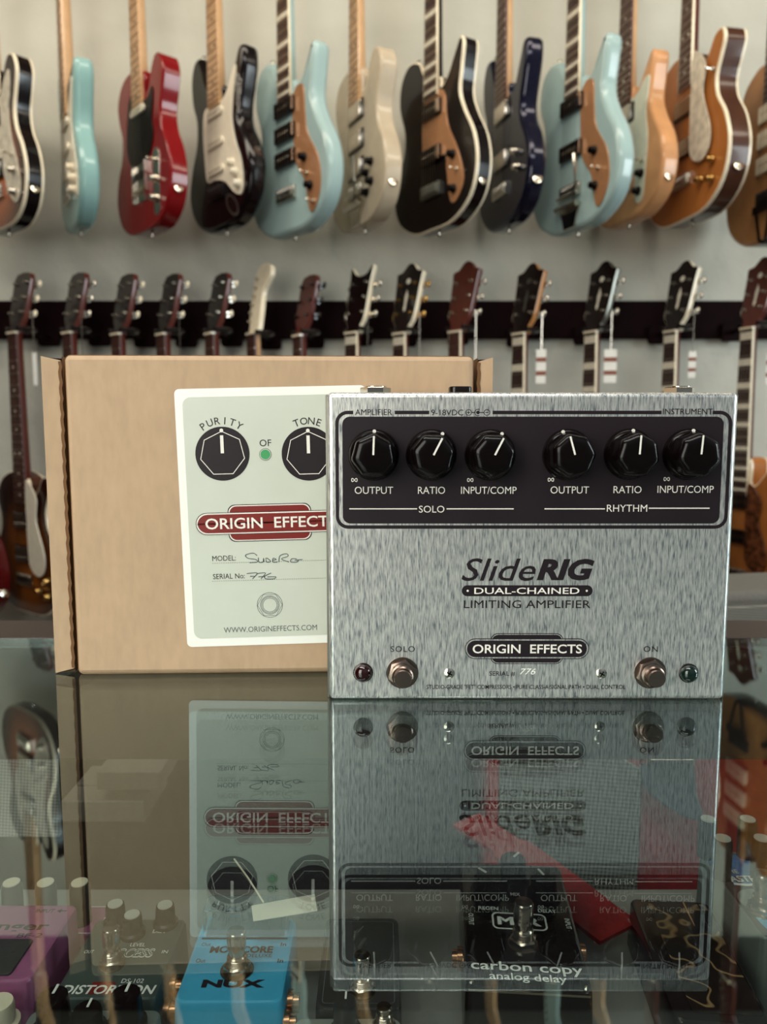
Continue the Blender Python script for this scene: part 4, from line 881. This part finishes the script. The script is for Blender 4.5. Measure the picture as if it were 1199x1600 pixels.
# charcoal pedal
q = gz(486, 1578, -.150); q2 = gz(640, 1578, -.15)
r = stomp('charcoal_pedal', 'plain charcoal pedal with one chrome footswitch, between the blue and black delay pedals', q.x+.002, q.y, q2.x-q.x-.006, .07, .028, 0, 'p_char')
q3 = gz(566, 1548, -.15); sswitch(r, q3.x-q.x-.002, q3.y-q.y, .028, .95, .012)
MB().line(rrect((q2.x-q.x)/2-.003, .035, q2.x-q.x-.012, .062, .002), .0004, TF(.028), .0002, closed=True).build('outline_print', 'grey_print', r)
# pale silver pedal
q = gz(462, 1587, -.150); q2 = gz(627, 1587, -.15)
r = stomp('silver_pedal', 'small pale silver pedal with tall grey knob at the bottom of the picture', q.x, q.y-.06, q2.x-q.x, .059, .028, 0, 'p_silver')
qa = gz(541, 1600, -.148); sknob(r, qa.x-q.x, qa.y-q.y+.06-.003, .028, .0055, .016, 'p_char'); qa = gz(600, 1603, -.15); sswitch(r, qa.x-q.x, qa.y-q.y+.06, .028, .8, .0)
# grey pedal with black knobs
r = stomp('overdrive_pedal', 'grey pedal with two big black knobs at the lower left of the picture', -.168, .262, .062, .078, .028, 0, 'p_grey')
for (px, py, rad, ht) in ((82, 1556, .0072, .017), (196, 1553, .0072, .017), (136, 1577, .0066, .011)):
    qa = gz(px, py, SHELF+.028+ht); o = sknob(r, qa.x+.168, qa.y-.262, .028, rad, ht)
# blue pedal with cream knob
r = stomp('navy_pedal', 'muted blue pedal with a cream pointer knob in the lower left corner', -.243, .262, .062, .076, .026, 0, 'p_navy')
qa = gz(2, 1590, -.15); sknob(r, qa.x+.243, qa.y-.262-.003, .026, .0075, .012, 'cream', None, True, .3, False)

# ================================================================ amplifiers behind the counter
def amp(name, label, x0, x1, y, z0, z1, dep, cover, cloth, ginset, rz=0, legs=True):
    r = thing(name, label, 'amplifier', (x0, y, -.97), rz)
    wd = x1-x0; zz0, zz1 = z0+.97, z1+.97
    MB().box((wd/2, dep/2+.012, zz1/2), (wd, dep, zz1)).build('cabinet', cover, r, bev=.012)
    g = ginset; MB().prism(g, .006, .014, bev=.001).build('grille', cloth, r)
    return r
# left amp: pale grille over black base
z_t, z_b = -.075, .1264-.6*math.tan(math.radians(29.4))
r = amp('guitar_amplifier', 'black amplifier with pale woven grille behind the left end of the counter', -.95, .072, .60, -.97, -.12, .22, 'tolex_black', 'grille_silver', [(.02, z_b+.97), (.68, z_b+.97), (.68, .842), (.02, .842)])
r = amp('guitar_amplifier', 'red amplifier with grey woven grille seen through the counter glass', -.03+.115, .34, .58, -.97, -.12, .22, 'tolex_red', 'grille_grey', [(.035, .62), (.121, .62), (.121, .825), (.098, .84), (.008, .84), (.008, .66)])
mb = MB().box((.14, .002, .838), (.038, .012, .006), 0); mb.tube([(.125, .01, .83), (.125, -.004, .838), (.155, -.004, .838), (.155, .01, .83)], .003, 8, 0); mb.build('handle', 'chrome', r)
MB().prism(spline([(.123, .832), (.157, .836), (.163, .81), (.169, .788), (.153, .79), (.125, .81)], 4), .0, .012, bev=.002).build('strap_end', 'steel_blue', r)
# grey combo on the right, top visible over the counter edge
q = at(1172, 930, .95)
r = thing('guitar_amplifier', 'grey combo amplifier with slanted grille behind the right end of the counter', 'amplifier', (.34, .885, -.97), math.radians(10))
TOPZ = .97-.072
MB().box((.32, .082, TOPZ/2), (.64, .12, TOPZ)).build('cabinet', 'tolex_grey', r, bev=.012)
MB().prism([(.02, TOPZ-.5), (.62, TOPZ-.5), (.62, TOPZ-.018), (.02, TOPZ-.018)], .014, .03, bev=.001).build('grille', 'grille_grey', r)
# red strap draped over the back of the shelf
cs = [at(728, 1282, .53), at(790, 1322, .51), at(845, 1362, .488), gz(893, 1400, SHELF+.015), gz(930, 1430, SHELF+.013), gz(968, 1458, SHELF+.013)]
cs = [Vector(p) for p in spline([tuple(c_) for c_ in cs], 6, False)]
mb = MB(); rings = []
for i, c_ in enumerate(cs):
    wv = .0135 if i > 6 else .0105
    sd = Vector((1, .35, .25)).normalized()*wv; nn = Vector((0, -.4, .9)).normalized()*.002
    rings.append([tuple(c_-sd-nn), tuple(c_+sd-nn), tuple(c_+sd+nn), tuple(c_-sd+nn)])
mb.loft(rings, 0); tag(mb.build('red_strap', 'tolex_red'), 'red padded strap draped from the back edge of the shelf beside the delay pedal', 'strap')
# pale cartons behind the counter
for (px0, px1, py, hh, lab_) in ((150, 250, 1206, .014, 'upper pale flat carton seen through the glass under the box reflection'), (95, 225, 1252, .016, 'lower pale flat carton seen through the glass under the box reflection')):
    z_ = at(200, py, .535).z; a0, a1 = at(px0, py, .535), at(px1, py, .535)
    t = thing('flat_carton', lab_, 'carton', (a0.x, .535, z_-hh))
    MB().box(((a1.x-a0.x)/2, .03, hh/2), (a1.x-a0.x, .06, hh)).build('carton_body', 'tolex_grey', t, bev=.001)
    MB().box(((a1.x-a0.x)/2, .03, hh+.0004), (a1.x-a0.x-.004, .012, .0008)).build('tape', 'tolex_grey', t)

# paper price tag resting on the clear knob guard of the blue pedal
zt = SHELF+.0476
pts = [gz(393, 1416, zt), gz(492, 1398, zt), gz(496, 1424, zt), gz(396, 1440, zt)]
t = thing('paper_tag', 'cream paper tag with a loose string lying on the clear guard of the blue pedal', 'paper tag', tuple(pts[0]))
lo = [p-pts[0] for p in pts]
MB().prism([(p.x, p.y) for p in lo], .0004, 0, plane='xy').build('card', 'pg_white', t)
a_, b_ = gz(412, 1410, zt+.0008)-pts[0], gz(366, 1342, zt+.014)-pts[0]
MB().tube([a_, (a_+b_)/2+Vector((0, 0, .001)), b_], .0005, 6).build('string', 'cream', t)
